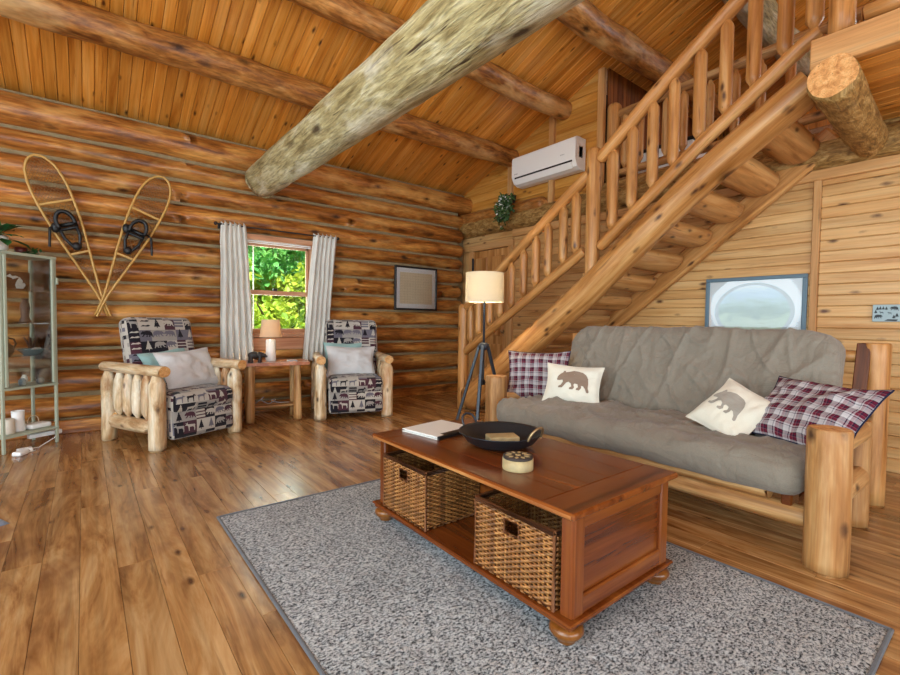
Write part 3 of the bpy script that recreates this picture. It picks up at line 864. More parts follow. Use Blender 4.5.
# ---------------------------------------------------------------- coffee table
ct = thing('coffee_table', 'cherry brown wooden coffee table with open bays, standing on the grey rug', 'coffee table', (1.66, 1.63, .009))
TX0, TX1, TY0, TY1, TZ = 1.283, 2.022, .932, 2.320, .50
mb = MB()
box(mb, ((TX0 + TX1) / 2, (TY0 + TY1) / 2, TZ - .012), (TX1 - TX0, TY1 - TY0, .024), bev=.005, mat=0)
# breadboard ends and planks lie a hair proud of the slab
for k in range(5):
    w = (TX1 - TX0 - .02) / 5
    box(mb, (TX0 + .01 + w * (k + .5), (TY0 + TY1) / 2, TZ + .0005), (w - .0015, TY1 - TY0 - .30, .003), bev=.0008)
for yc in (TY0 + .075, TY1 - .075): box(mb, ((TX0 + TX1) / 2, yc, TZ + .0005), (TX1 - TX0 - .012, .138, .003), bev=.0008)
part(mb, 'table_top', [m_cherry], ct)
mb = MB(); box(mb, (TX0 + .004, (TY0 + TY1) / 2, TZ - .014), (.010, TY1 - TY0 - .02, .019), bev=.004); part(mb, 'front_edge', [m_cherryedge], ct, 'pale worn front edge of the top')
mb = MB(); box(mb, (1.662, 1.64, .096), (.735, 1.392, .012), bev=.005); box(mb, (1.662, 1.64, .080), (.715, 1.372, .024), bev=.008); part(mb, 'base_board', [m_cherry], ct)
for y, nm in ((.985, 'end_panel'), (2.272, 'end_panel')):
    mb = MB(); s = -1 if y < 1.5 else 1
    box(mb, (1.66, y, .288), (.62, .018, .37), bev=.002)
    for xx in (1.36, 1.965): box(mb, (xx, y + s * .008, .288), (.062, .036, .375), bev=.006)
    box(mb, (1.66, y + s * .010, .138), (.56, .028, .07), bev=.006); box(mb, (1.66, y + s * .010, .445), (.56, .028, .06), bev=.006)
    part(mb, nm, [m_cherry], ct)
for x in (1.338, 1.97):
    for y in (.99, 2.268):
        mb = MB(); box(mb, (x, y, .288), (.034, .052, .375), bev=.007); part(mb, 'corner_post', [m_cherry], ct)
mb = MB(); box(mb, (1.69, 1.635, .288), (.018, 1.24, .37), bev=.002); part(mb, 'centre_panel', [m_cherry], ct)
for x in (1.347, 1.968):
    for y in (1.000, 2.266):
        mb = MB(); lathe(mb, [(.001, .006), (.033, .007), (.034, .014), (.038, .022), (.055, .036), (.063, .050), (.060, .063), (.05, .072), (.001, .0725)], (x, y, 0), 20); part(mb, 'bun_foot', [m_foot], ct, 'golden brown turned foot')

# ---------------------------------------------------------------- wicker baskets
def basket(y0, y1, label):
    x0, x1, z0, z1 = 1.318, 1.672, .103, .392
    t = thing('wicker_basket', label, 'basket', ((x0 + x1) / 2, (y0 + y1) / 2, z0), group='wicker baskets in the coffee table')
    mb = MB(); yc = (y0 + y1) / 2
    nr = 27
    def wall(a, b, hole):
        a, b = V(a), V(b); d = b - a; L = d.length; t_ = d.normalized(); n = V((t_.y, -t_.x, 0))
        ns = int(L / .021)
        for k in range(nr):
            z = z0 + .006 + (z1 - z0 - .024) * k / (nr - 1)
            segs = [(0, L)]
            if hole and z1 - .085 < z < z1 - .035: segs = [(0, L / 2 - .04), (L / 2 + .04, L)]
            for s0, s1 in segs:
                m_ = max(2, int((s1 - s0) / L * ns * 2))
                pts = []
                for i in range(m_ + 1):
                    s = s0 + (s1 - s0) * i / m_
                    w = .0056 * math.sin(PI * s / L * ns + PI * k)
                    pts.append(a + t_ * s + n * w + V((0, 0, z)))
                tube(mb, pts, .0052, 5, 0, ends=('', ''))
        for i in range(ns + 1):
            s = L * i / ns
            if hole and abs(s - L / 2) < .038: 
                tube(mb, [a + t_ * s + V((0, 0, z0)), a + t_ * s + V((0, 0, z1 - .09))], .004, 5, 0, ends=('', '')); continue
            tube(mb, [a + t_ * s + V((0, 0, z0)), a + t_ * s + V((0, 0, z1 - .01))], .004, 5, 0, ends=('', ''))
    wall((x0, y1 - .004, 0), (x0, y0 + .004, 0), True); wall((x1, y0 + .004, 0), (x1, y1 - .004, 0), True)
    wall((x0, y0, 0), (x1, y0, 0), False); wall((x1, y1, 0), (x0, y1, 0), False)
    wb = part(mb, 'woven_body', [m_wicker], t)
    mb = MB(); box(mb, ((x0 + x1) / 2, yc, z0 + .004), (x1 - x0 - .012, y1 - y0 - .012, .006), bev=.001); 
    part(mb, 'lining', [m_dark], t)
    mb = MB(); c = [(x0, y0), (x1, y0), (x1, y1), (x0, y1), (x0, y0)]
    for (ax, ay), (bx, by) in zip(c, c[1:]):
        for dz in (0, .009): tube(mb, [(ax, ay, z1 - .009 + dz), (bx, by, z1 - .009 + dz)], .0085, 8, 0, ends=('', ''))
        tube(mb, [(ax, ay, z0 + .007), (bx, by, z0 + .007)], .007, 8, 0, ends=('', ''))
        tube(mb, [(ax, ay, z0), (ax, ay, z1 - .008)], .0075, 8, 0, ends=('', ''))
    part(mb, 'rim', [m_wickerrim], t, 'dark brown rim')
    mb = MB()
    for sx in (x0,):
        for a, b in (((sx - .002, yc - .04, z1 - .085), (sx - .002, yc - .04, z1 - .035)), ((sx - .002, yc + .04, z1 - .085), (sx - .002, yc + .04, z1 - .035)), ((sx - .002, yc - .04, z1 - .087), (sx - .002, yc + .04, z1 - .087)), ((sx - .002, yc - .04, z1 - .033), (sx - .002, yc + .04, z1 - .033))):
            tube(mb, [a, b], .0055, 6, 0, ends=('', ''))
    part(mb, 'handle_hole_trim', [m_wickerrim], wb)
basket(1.835, 2.238, 'wicker basket in the far left bay of the coffee table')
basket(1.038, 1.462, 'wicker basket in the near right bay of the coffee table')

# ---------------------------------------------------------------- things on the coffee table
ZT = TZ + .0021
pan = thing('steel_pan', 'round black steel pan with two loop handles on the coffee table', 'pan', (1.70, 1.705, ZT))
mb = MB(); lathe(mb, [(.001, .003), (.120, .003), (.172, .030), (.205, .072), (.218, .078), (.218, .074), (.21, .070), (.178, .028), (.122, .0), (.001, .0)][::-1], (1.70, 1.705, ZT), 44); part(mb, 'bowl', [m_steel], pan)
hd = V((.05, -.445, 0)).normalized(); hp = V((-hd.y, hd.x, 0))
for s in (1, -1):
    c = V((1.70, 1.705, ZT + .07)) + hd * s * .212
    pts = []
    for k in range(9):
        th = PI * k / 8
        pts.append(c + hp * (.052 * math.cos(th)) + (hd * s * .03 + V((0, 0, .062))) * (math.sin(th) ** .6 if 0 < k < 8 else 0))
    mb = MB(); tube(mb, pts, .006, 8, ends=('flat', 'flat')); part(mb, 'loop_handle', [m_brass if s > 0 else m_iron], pan)
mb = MB(Matrix.Translation(V((1.70, 1.69, ZT + .004))) @ Matrix.Rotation(R(-28), 4, 'Z')); rbox(mb, (0, 0, .030), (.16, .10, .045), .008, (3, 3, 2)); solo(mb, 'wooden_block', m_endgrain if False else m_birch, 'small pale wooden block lying inside the black pan', 'block')
mb = MB(Matrix.Translation(V((1.765, 1.60, ZT + .008))) @ Matrix.Rotation(R(10), 4, 'Z')); rbox(mb, (0, 0, .012), (.07, .03, .016), .005, (2, 2, 2)); solo(mb, 'remote_control', m_black, 'small dark remote beside the wooden block inside the pan', 'remote')
bx = thing('birch_box', 'round birch bark box with patterned lid in front of the black pan', 'box', (1.492, 1.385, ZT))
mb = MB(); lathe(mb, [(.001, 0), (.066, 0), (.068, .004), (.068, .048), (.001, .048)], (1.492, 1.385, ZT), 32); part(mb, 'drum', [m_birch], bx)
mb = MB(); lathe(mb, [(.0, .0), (.064, 0), (.066, .003), (.064, .012), (.001, .012)], (1.492, 1.385, ZT + .048), 32)
lid = part(mb, 'lid', [plain('lid_dark', '2c221e', .6)], bx)
mb = MB()
for k in range(10):
    a = 2 * PI * k / 10; c = V((1.492 + .042 * math.cos(a), 1.385 + .042 * math.sin(a), ZT + .0602)); t_ = V((math.cos(a), math.sin(a), 0)); n_ = V((-t_.y, t_.x, 0))
    prof = [(.016, 0), (.004, .009), (-.014, .003), (-.014, -.003), (.004, -.009)]
    mb.add([c + t_ * x + n_ * y for x, y in prof] + [c + t_ * x * .9 + n_ * y * .9 + V((0, 0, .0012)) for x, y in prof], [[5, 6, 7, 8, 9]] + [[i, (i + 1) % 5, (i + 1) % 5 + 5, i + 5] for i in range(5)], None, None, 0, False)
lathe(mb, [(.001, .0015), (.012, .0015), (.013, 0)][::-1], (1.492, 1.385, ZT + .0601), 12)
part(mb, 'quill_pattern', [m_birch], lid, 'pale petals on the lid')
bk = thing('document_binder', 'flat binder with a pale cover and black spine left of the pan', 'binder', (1.63, 2.14, ZT), R(9))
mb = MB(MAT[bk.name]); box(mb, (0, 0, .016), (.33, .285, .006), bev=.002); box(mb, (0, 0, .003), (.33, .285, .005), bev=.002); part(mb, 'cover', [m_paper], bk)
mb = MB(MAT[bk.name]); box(mb, (.002, 0, .0095), (.31, .268, .006), bev=.001); part(mb, 'pages', [m_offwhite], bk)
mb = MB(MAT[bk.name]); box(mb, (.002, -.146, .0095), (.334, .014, .022), bev=.004); box(mb, (.03, -.125, .0195), (.27, .035, .003), bev=.001); part(mb, 'spine', [m_black], bk)

# ---------------------------------------------------------------- futon sofa
fu = thing('futon_sofa', 'log framed futon with grey brown cover against the plank wall', 'sofa', (3.3, 1.7, 0))
for (x, y, z, r, m_) in ((2.715, .562, .672, .086, m_pine), (2.87, 2.94, .665, .095, m_pine), (3.47, .615, .61, .08, m_pine), (3.50, 2.9, .60, .09, m_barelog)):
    mb = MB(); tube(mb, [(x, y, 0), (x, y, z)], [r * 1.02, r], 20, 0, 1, None, .05, ('flat', 'flat'), .06); part(mb, 'arm_post', [m_, m_endgrain], fu)
for y in (.585, 2.94):
    for z in ((.56, .30) if y < 1 else (.44, .26)):
        mb = MB(); tube(mb, [(2.76 if y < 1 else 2.9, y, z), (3.5, y, z)], .062, 14, 0, 1, None, .08, ('tenon', 'tenon'), .08); part(mb, 'arm_rail', [m_pine, m_endgrain], fu)
mb = MB(); tube(mb, [(2.83, .60, .185), (2.87, 2.90, .185)], .055, 14, 0, 1, None, .06, step=.1); part(mb, 'front_rail', [m_pine, m_endgrain], fu)
mb = MB(); tube(mb, [(2.82, .82, .285), (2.82, 2.80, .285)], .06, 14, 0, 1, None, .06, step=.1, squash=(1, .85)); part(mb, 'seat_rail', [m_pine, m_endgrain], fu)
mb = MB(); box(mb, (2.86, .745, .24), (.12, .05, .11), bev=.008); part(mb, 'bracket', [m_cherry], fu, 'dark red bracket at the right end of the front rail')
mb = MB()
for k in range(6): box(mb, (2.95 + .11 * k, 1.75, .255), (.07, 2.0, .02), bev=.004)
for y in (.75, 1.75, 2.75): box(mb, (3.2, y, .23), (.75, .05, .04), bev=.004)
part(mb, 'slat_base', [m_darkslat], fu)
for y in (.61, 2.86):
    mb = MB(); tube(mb, [(3.97, y, 0), (3.97, y, 1.04)], .075, 16, 0, 1, None, .05, ('flat', 'flat'), .1); part(mb, 'back_post', [m_stairlog, m_endgrain], fu)
for z in (.95, .40):
    mb = MB(); tube(mb, [(3.93, .64, z), (3.93, 2.84, z)], .04, 12, 0, 1, None, .05, step=.12); part(mb, 'back_rail', [m_stairlog, m_endgrain], fu)
tilt = R(17)
for y in (.66, 1.4, 2.1, 2.80):
    mb = MB(); box(mb, (3.83, y, .72), (.035, .07, .66), Matrix.Rotation(tilt, 3, 'Y'), .005); part(mb, 'back_slat', [m_darkslat], fu)
def seatwarp(p, n):
    q = V(p); a = noise.noise((q.x * 3, q.y * 2.2, q.z * 3)); b = noise.noise((q.x * 9, q.y * 5, q.z * 6 + 4))
    return q + V(n) * (.014 * a + .010 * b + .004 * noise.noise((q.x * 22, q.y * 14, q.z * 16)))
def sagtop(p, n):
    q = seatwarp(p, n)
    if n.z > .3: q.z += -.012 * math.sin(PI * (q.y + 1.05) / 2.1) + .030 * max(0, 1 - abs(noise.noise((q.y * 1.6 + 4 + q.x * 2, q.x * 4.5, 1))) / .18) ** 2 + .020 * max(0, 1 - abs(noise.noise((q.y * 3.6 - q.x * 5, q.x * 7, 3))) / .2) ** 2 + .014 * noise.noise((q.y * 3, q.x * 3, 8))
    return q
mb = MB(); rbox(mb, (3.12, 1.735, .385), (.84, 2.13, .195), .075, (30, 110, 5), bulge=(.012, .01, .012), warp=sagtop, rnd=.4); part(mb, 'seat_cushion', m_sofa, fu)
Mb = Matrix.Translation(V((3.66, 1.72, .76))) @ Matrix.Rotation(R(18), 4, 'Y')
def backwarp(p, n):
    q = seatwarp(p, n)
    tt = max(0, (abs(p.y) - .78) / .23)
    q.z -= .085 * tt * tt * max(0, (p.z + .1) / .47)
    if n.x < -.3:
        f = 0
        for k, (yy, zz, a_, sl) in enumerate(((-.45, .1, .016, .25), (-.2, -.05, .02, -.3), (.15, .05, .022, .2), (.42, .15, .016, -.35), (.62, -.1, .02, .3), (.80, .1, .014, .1), (-.75, .1, .012, .2))):
            d = (q.y - yy - sl * (q.z - zz) * .5 - .04 * noise.noise((q.z * 5, k * 3, 0))) / .022
            f += a_ * math.exp(-d * d) * max(0, 1 - ((q.z - zz) / .3) ** 2)
        def crs(v, w_): return max(0, 1 - abs(v) / w_) ** 2
        q.x -= f * .6 + .032 * crs(noise.noise((q.y * 2.6 + q.z * .9, q.z * 1.1, 9.)), .16) + .021 * crs(noise.noise((q.y * 4.2 - q.z * 2.5, q.z * 2.6, 3.)), .16) + .018 * noise.noise((q.y * 2.2, q.z * 1.8, 21.)) + .010 * crs(noise.noise((q.y * 9 + q.z * 4, q.z * 6, 13.)), .2)
    return q
mb = MB(); rbox(mb, (0, 0, 0), (.19, 2.02, .74), .085, (5, 150, 64), M=Mb, bulge=(.02, .0, .0), warp=backwarp, rnd=.6); part(mb, 'back_cushion', m_sofa, fu)

# pillows on the futon
pillow('throw_pillow', 'plaid pillow behind the bear pillow at the left end of the futon', 'pillow', .58, .46, .15, (3.26, 2.80, .66), (-.80, -.46, .30), (.12, .10, 1), [m_plaid], 'plaid pillows on the futon', seed=1, wr=.035, grain_scale=1.25)
pillow('throw_pillow', 'cream pillow with a brown bear at the left end of the futon', 'pillow', .47, .34, .13, (3.17, 2.345, .63), (-.86, -.40, .36), (.40, .14, 1), [m_pillow, m_bear], 'bear pillows on the futon', print_=(.27, .01, .02), seed=2)
pillow('throw_pillow', 'white pillow with a grey bear tilted at the right end of the futon', 'pillow', .40, .38, .13, (3.15, 1.135, .61), (-.72, .10, .68), (.50, -.45, .75), [m_pillow, m_bearpale], 'bear pillows on the futon', print_=(.24, -.02, .01), seed=3)
pillow('throw_pillow', 'plaid pillow slumped over the arm at the right end of the futon', 'pillow', .60, .46, .16, (3.16, .755, .66), (-.66, .28, .70), (.6, -.25, .65), [m_plaid], 'plaid pillows on the futon', seed=5, wr=.03, grain_scale=1.25)
# ---------------------------------------------------------------- log recliners with lodge fabric
# local frame: x to the viewer's right along the front, y to the back, z up; the origin lies between the front posts
def lodge(mb, M, s, faces, cell, r, seed, skirt=0, bulge=(0, 0, 0)):
    """a soft box whose chosen faces carry the animal patchwork"""
    rnd = random.Random(seed); h = V(s) / 2
    nn = [max(4, int(round((s[a] - 2 * r) / cell)) * 3) for a in range(3)]
    cells = {}
    def cellmat(ax, sg, u, v):
        if (ax, sg) not in faces: return 2 if False else [1, 4, 0, 2, 3][rnd.randrange(5)] if rnd.random() < .35 else 1
        return cells.setdefault((ax, sg, math.floor(u / cell), math.floor(v / cell)), rnd.choice([0, 1, 1, 0, 4, 2, 2, 3]))
    base = random.random()
    fn, _ = rbox(mb, (0, 0, 0), s, r, nn, M, bulge, cellmat, rnd=base)
    shapes = [BEAR, TREE, MOOSE, MOOSE, TREE, BEAR]
    for (ax, sg) in faces:
        b, c = [(1, 2), (2, 0), (0, 1)][ax]
        # u follows axis b, v follows axis c; lay pictures upright
        for i in range(-20, 20):
            for j in range(-20, 20):
                uc, vc = (i + .5) * cell, (j + .5) * cell
                if abs(uc) > h[b] - cell * .3 or abs(vc) > h[c] - cell * .3: continue
                ground = cells.get((ax, sg, i, j), 1)
                ink = rnd.choice([2, 2, 3, 4]) if ground in (0, 1) else rnd.choice([0, 1, 1])
                if ground in (4,): ink = rnd.choice([1, 2])
                def onface(px, pz):
                    q = [0, 0, 0]; q[ax] = sg * h[ax]
                    if ax == 1: q[0] = uo + px; q[2] = vo + pz      # b=z, c=x
                    elif ax == 2: q[0] = uo + px; q[1] = vo + pz
                    else: q[1] = uo + px; q[2] = vo + pz
                    p, n = fn(q); return M @ (p + n * .0018)
                if ax == 1: uo, vo = vc, uc
                else: uo, vo = uc, vc
                k = rnd.random(); sz = cell * 1.02; fl = rnd.choice([-1, 1])
                if k < .72:
                    sh = rnd.choice(shapes); decal(mb, [(x * sz * fl, z * sz * .9) for x, z in sh], onface, ink, 1, flip=(ax == 1 and sg > 0))
                elif k < .86:
                    for q in (-.28, 0, .28): decal(mb, [(-.42 * sz, (q - .09) * sz), (.42 * sz, (q - .09) * sz), (.42 * sz, (q + .09) * sz), (-.42 * sz, (q + .09) * sz)], onface, ink, 1)
                else:
                    for q in (-.24, .2): decal(mb, [(x * sz, (z + q) * sz) for x, z in LEAFY], onface, ink, 1)

def recliner(label, M, seed, pill):
    t = thing('log_recliner', label, 'armchair', M=M, group='log recliners by the window')
    W = .385
    for sx in (-1, 1):
        mb = MB(M); tube(mb, [(sx * W, .06, 0), (sx * W, .06, .665)], .068, 16, 0, 1, None, .08, ('flat', 'cone'), .06); part(mb, 'post', [m_barelog, m_endgrain], t)
        mb = MB(M); tube(mb, [(sx * W, .80, 0), (sx * W, .80, .66)], .062, 16, 0, 1, None, .08, ('flat', 'cone'), .06); part(mb, 'post', [m_barelog, m_endgrain], t)
        mb = MB(M); tube(mb, [(sx * W, -.05, .685), (sx * W, .87, .685)], [.055, .052], 16, 0, 1, None, .07, ('flat', 'flat'), .08, squash=(1, .9)); part(mb, 'arm_rail', [m_barelog, m_endgrain], t)
        mb = MB(M); tube(mb, [(sx * W, .10, .19), (sx * W, .78, .19)], .062, 14, 0, 1, None, .1, ('tenon', 'tenon'), .08); part(mb, 'side_rail', [m_barelog, m_endgrain], t)
        for k in range(4):
            y = .20 + .14 * k
            mb = MB(M); tube(mb, [(sx * W, y, .22), (sx * W + .008, y, .43), (sx * W, y, .665)], [.043, .056, .042], 12, 0, 1, None, .2, ('tenon', 'cone'), .05); part(mb, 'spindle', [m_barelog, m_endgrain], t)
    mb = MB(M); tube(mb, [(-W, .70, .22), (W, .70, .22)], .05, 12, 0, 1, None, .08, step=.1); part(mb, 'back_rail', [m_barelog, m_endgrain], t)
    mb = MB(M); box(mb, (0, .38, .235), (.62, .62, .06), bev=.01); part(mb, 'seat_frame', [m_dark], t)
    mb = MB(); lodge(mb, M @ Matrix.Translation(V((.02, .335, .385))), (.64, .70, .19), [(2, 1), (1, -1)], .10, .07, seed, bulge=(0, .02, .015))
    part(mb, 'seat_cushion', m_lodge, t)
    mb = MB(); lodge(mb, M @ Matrix.Translation(V((.02, .055, .215))) @ Matrix.Rotation(R(-5), 4, 'X'), (.63, .10, .30), [(1, -1)], .10, .04, seed + 1, bulge=(0, .015, 0))
    part(mb, 'footrest_panel', m_lodge, t)
    mb = MB(); lodge(mb, M @ Matrix.Translation(V((.05, .725, .80))) @ Matrix.Rotation(R(-13), 4, 'X'), (.67, .17, .70), [(1, -1)], .11, .07, seed + 2, bulge=(0, .02, 0))
    part(mb, 'back_cushion', m_lodge, t)
    return t
def chairM(x, y, a): return Matrix.Translation(V((x, y, 0))) @ Matrix.Rotation(a, 4, 'Z')
MA = chairM(.86, 4.745, math.atan2(.34, .74)); MC = chairM(2.45, 4.83, math.atan2(-.252, .736))
recliner('log recliner on the left, angled beside the snowshoes, with patchwork animal fabric', MA, 11, None)
recliner('log recliner right of the curtained window, seen from the front, with patchwork animal fabric', MC, 11, None)
def loc(M, x, y, z): return M @ V((x, y, z))
def dirv(M, x, y, z): return M.to_3x3() @ V((x, y, z))
pillow('throw_pillow', 'teal pillow behind the pale grey pillow on the left recliner', 'pillow', .50, .34, .10, loc(MA, .04, .585, .67), dirv(MA, .05, -1, .35), dirv(MA, -.16, .3, 1), [m_teal], 'teal pillows on the recliners', seed=6)
pillow('throw_pillow', 'pale grey pillow leaning in front on the left recliner', 'pillow', .60, .42, .16, loc(MA, .11, .36, .64), dirv(MA, .1, -1, .5), dirv(MA, -.1, .5, 1), [m_pillowgrey], 'pale grey pillows on the recliners', seed=7, wr=.02)
pillow('throw_pillow', 'teal pillow behind the pale grey pillow on the recliner right of the window', 'pillow', .48, .34, .10, loc(MC, -.07, .585, .69), dirv(MC, 0, -1, .3), dirv(MC, 0, .3, 1), [m_teal], 'teal pillows on the recliners', seed=8)
pillow('throw_pillow', 'pale grey pillow leaning in front on the recliner right of the window', 'pillow', .60, .40, .16, loc(MC, .0, .38, .63), dirv(MC, .02, -1, .4), dirv(MC, .02, .4, 1), [m_pillowgrey], 'pale grey pillows on the recliners', seed=9, wr=.02)

# ---------------------------------------------------------------- side table between them
MT = chairM(1.66, 5.17, R(-10.5))
tb = thing('side_table', 'slab topped log side table between the two recliners under the window', 'side table', M=MT)
mb = MB(MT); prism(mb, [(-.375, -.02), (-.30, -.035), (0, -.025), (.2, -.035), (.36, -.02), (.365, .40), (.1, .41), (-.37, .40)], .034, MT and Matrix(((1, 0, 0, 0), (0, 0, 1, 0), (0, 1, 0, .631), (0, 0, 0, 1))))
part(mb, 'table_top', [wood('red_slab_wood', '8a4a2a', 'b06a42', 'c88a60', (8, 8, 2), .2, rough=.3, coat=.3, bump=.1)], tb)
for x, y in ((-.26, .05), (.24, .05), (-.26, .33), (.24, .33)):
    mb = MB(MT); tube(mb, [(x, y, 0), (x * .97, y, .63)], [.047, .04], 12, 0, 1, None, .1, step=.07); part(mb, 'leg', [m_pine, m_endgrain], tb)
for (a, b) in (((-.26, .33, .13), (.24, .33, .13)), ((-.26, .05, .15), (-.26, .33, .15)), ((.24, .05, .15), (.24, .33, .15))):
    mb = MB(MT); tube(mb, [a, b], .045, 10, 0, 1, None, .1, ('tenon', 'tenon'), .07); part(mb, 'stretcher', [m_pine, m_endgrain], tb)
mb = MB(MT); box(mb, (-.01, .19, .165), (.42, .2, .02), bev=.004); part(mb, 'shelf', [m_pine], tb)
ZS = .665
lp = thing('table_lamp', 'white ceramic table lamp with a tan shade on the slab side table', 'lamp', (1.665, 5.37, ZS))
mb = MB(); lathe(mb, [(.001, 0), (.054, 0), (.055, .01), (.055, .10), (.052, .105), (.052, .235), (.046, .245), (.001, .246)], (1.665, 5.37, ZS), 24); part(mb, 'base', [m_offwhite], lp)
mb = MB(); tube(mb, [(1.665, 5.37, ZS + .24), (1.665, 5.37, ZS + .42)], .008, 8); stm = part(mb, 'stem', [m_brass], lp)
mb = MB(); lathe(mb, [(.118, .275), (.096, .47)], (1.665, 5.37, ZS), 32); lathe(mb, [(.116, .275), (.094, .47)][::-1], (1.665, 5.37, ZS), 32); tube(mb, [V((1.665 + .118 * math.cos(k * PI / 16), 5.37 + .118 * math.sin(k * PI / 16), ZS + .275)) for k in range(33)], .003, 6, closed=True, ends=('', '')); part(mb, 'shade', [m_shadetan], lp)
mb = MB(); ball(mb, (1.665, 5.37, ZS + .37), .028); part(mb, 'bulb', [m_bulb], stm)
# carved bear
brm = plain('carved_bear_resin', '2a211c', .5, 0, 40, .4, .5)
BB = Matrix.Translation(V((1.47, 5.235, ZS))) @ Matrix.Rotation(R(-14), 4, 'Z')
mb = MB(BB)
ball(mb, (-.025, 0, .082), (.062, .036, .042), 0, 16); ball(mb, (.035, 0, .082), (.042, .032, .038), 0, 14); ball(mb, (.075, 0, .078), (.028, .024, .024), 0, 12); ball(mb, (.10, 0, .068), (.016, .013, .012), 0, 10)
for s in (-1, 1): ball(mb, (.068, s * .018, .101), (.007, .005, .008), 0, 8)
for x, s, dx in ((-.06, 1, -.01), (-.055, -1, .012), (.035, 1, .01), (.04, -1, -.012)): tube(mb, [(x, s * .02, .075), (x + dx * .5, s * .022, .035), (x + dx, s * .022, 0)], [.022, .015, .017], 10, ends=('round', 'flat'))
solo(mb, 'bear_figurine', brm, 'small dark bear figurine walking on the slab side table', 'figurine')
mb = MB(Matrix.Translation(V((1.86, 5.235, ZS))) @ Matrix.Rotation(R(-20), 4, 'Z')); rbox(mb, (0, 0, .008), (.12, .04, .016), .006, (3, 2, 1)); solo(mb, 'remote_control', m_grey, 'grey remote on the right end of the slab side table', 'remote')
mb = MB(); pts = [V((1.50 + .30 * t + .05 * math.sin(t * 14), 5.36 + .05 * math.cos(t * 9), .184 + .1 * abs(math.sin(t * 7)) * (1 - t))) for t in [k / 40 for k in range(41)]]
tube(mb, pts, .004, 6); solo(mb, 'power_cable', m_grey, 'grey cable coiled on the lower shelf of the side table', 'cable')
# ---------------------------------------------------------------- tripod floor lamp
LX, LY = 3.2, 3.47
fl = thing('floor_lamp', 'tripod floor lamp with a cream drum shade at the foot of the stairs', 'lamp', (LX, LY, 0))
mb = MB(); lathe(mb, [(.196, 1.345), (.193, 1.635)], (LX, LY, 0), 40); lathe(mb, [(.190, 1.635), (.193, 1.345)], (LX, LY, 0), 40)
for z, r in ((1.345, .195), (1.635, .192)): tube(mb, [V((LX + r * math.cos(k * PI / 20), LY + r * math.sin(k * PI / 20), z)) for k in range(41)], .004, 6, closed=True, ends=('', ''))
part(mb, 'shade', [m_shade], fl)
mb = MB(); tube(mb, [(LX, LY, .86), (LX, LY, 1.5)], .012, 10)
for k in range(3): tube(mb, [(LX, LY, 1.40), (LX + .19 * math.cos(k * 2.1), LY + .19 * math.sin(k * 2.1), 1.40)], .003, 6)
pole = part(mb, 'pole', [m_iron], fl)
mb = MB(); lathe(mb, [(.001, .85), (.04, .86), (.055, .88), (.055, .915), (.03, .93), (.001, .935)], (LX, LY, 0), 16); part(mb, 'hub', [m_iron], fl)
vd = V((LX, LY, 0)).normalized(); sd = V((vd.y, -vd.x, 0))
for d in ((-sd * .95 + vd * .1), (-sd * .18 - vd * .85), (sd * .85 + vd * .45)):
    d = d.normalized(); mb = MB()
    a = V((LX, LY, .90)) + d * .045; b = V((LX, LY, 0)) + d * .30; ax = (b - a).normalized(); n1 = d.cross(V((0, 0, 1))).normalized()
    box(mb, (a + b) / 2, (.034, .03, (b - a).length), Matrix((n1, ax.cross(n1), ax)).transposed(), .006); part(mb, 'leg', [m_iron], fl)
mb = MB(); tube(mb, [(LX, LY, .87), (LX, LY, .52)], .009, 8); box(mb, (LX, LY, .52), (.05, .02, .05), bev=.006); tube(mb, [V((LX, LY, .52)), V((LX, LY, .53)) + sd * .06], .008, 8); part(mb, 'adjuster', [m_black], fl)
mb = MB(); ball(mb, (LX, LY, 1.50), .032); part(mb, 'bulb', [m_bulb], pole)

# ---------------------------------------------------------------- curtains
rod = thing('curtain_rod', 'thin dark curtain rod over the window', 'curtain rod', (1.9, 5.70, 2.19))
mb = MB(); tube(mb, [(1.17, 5.70, 2.205), (2.63, 5.70, 2.205)], .009, 10); rd_ = part(mb, 'rod', [m_black], rod)
for x in (1.17, 2.63):
    mb = MB(); ball(mb, (x, 5.70, 2.205), .022, seg=12); part(mb, 'finial', [m_black], rd_)
for x in (1.22, 2.58):
    mb = MB(); tube(mb, [(x, 5.70, 2.2), (x, 5.80, 2.19)], .007, 8); box(mb, (x, 5.775, 2.19), (.03, .03, .06), bev=.004); part(mb, 'bracket', [m_black], rod)
def curtain(xt, xb, zt, zb, label, seed, folds):
    mb = MB(); nu, nv = folds * 14, 44
    def P(i, j):
        z = zt + (zb - zt) * j
        x0 = xt[0] + (xb[0] - xt[0]) * j ** .9; x1 = xt[1] + (xb[1] - xt[1]) * j ** .9
        ph = 2 * PI * folds * i
        amp = .034 + .014 * j
        y = 5.688 + amp * math.sin(ph + .5 * noise.noise((i * 3, j * 1.5, seed))) + .012 * noise.noise((i * 5, j * 3, seed + 3))
        x = x0 + (x1 - x0) * i + .012 * math.sin(ph * 2 + 1) * (1 - .5 * j) + .01 * noise.noise((i * 2, j * 4, seed + 9))
        top = .025 * math.sin(ph) ** 2 if j == 0 else 0
        return V((x, y - (.02 if j > .02 else 0) * 0, z + top))
    patch(mb, P, nu, nv)
    vs = mb.v[:]; n0 = len(vs)
    o = solo(mb, 'curtain', m_curtain, label, 'curtain', 'white window curtains')
    md = o.modifiers.new('thickness', 'SOLIDIFY'); md.thickness = .003
    return o
curtain((1.225, 1.475), (1.20, 1.57), 2.215, .64, 'white pleated curtain on the left of the window', 1, 5)
curtain((2.30, 2.60), (2.16, 2.47), 2.215, .62, 'white pleated curtain on the right of the window, pulled slightly aside', 4, 5)

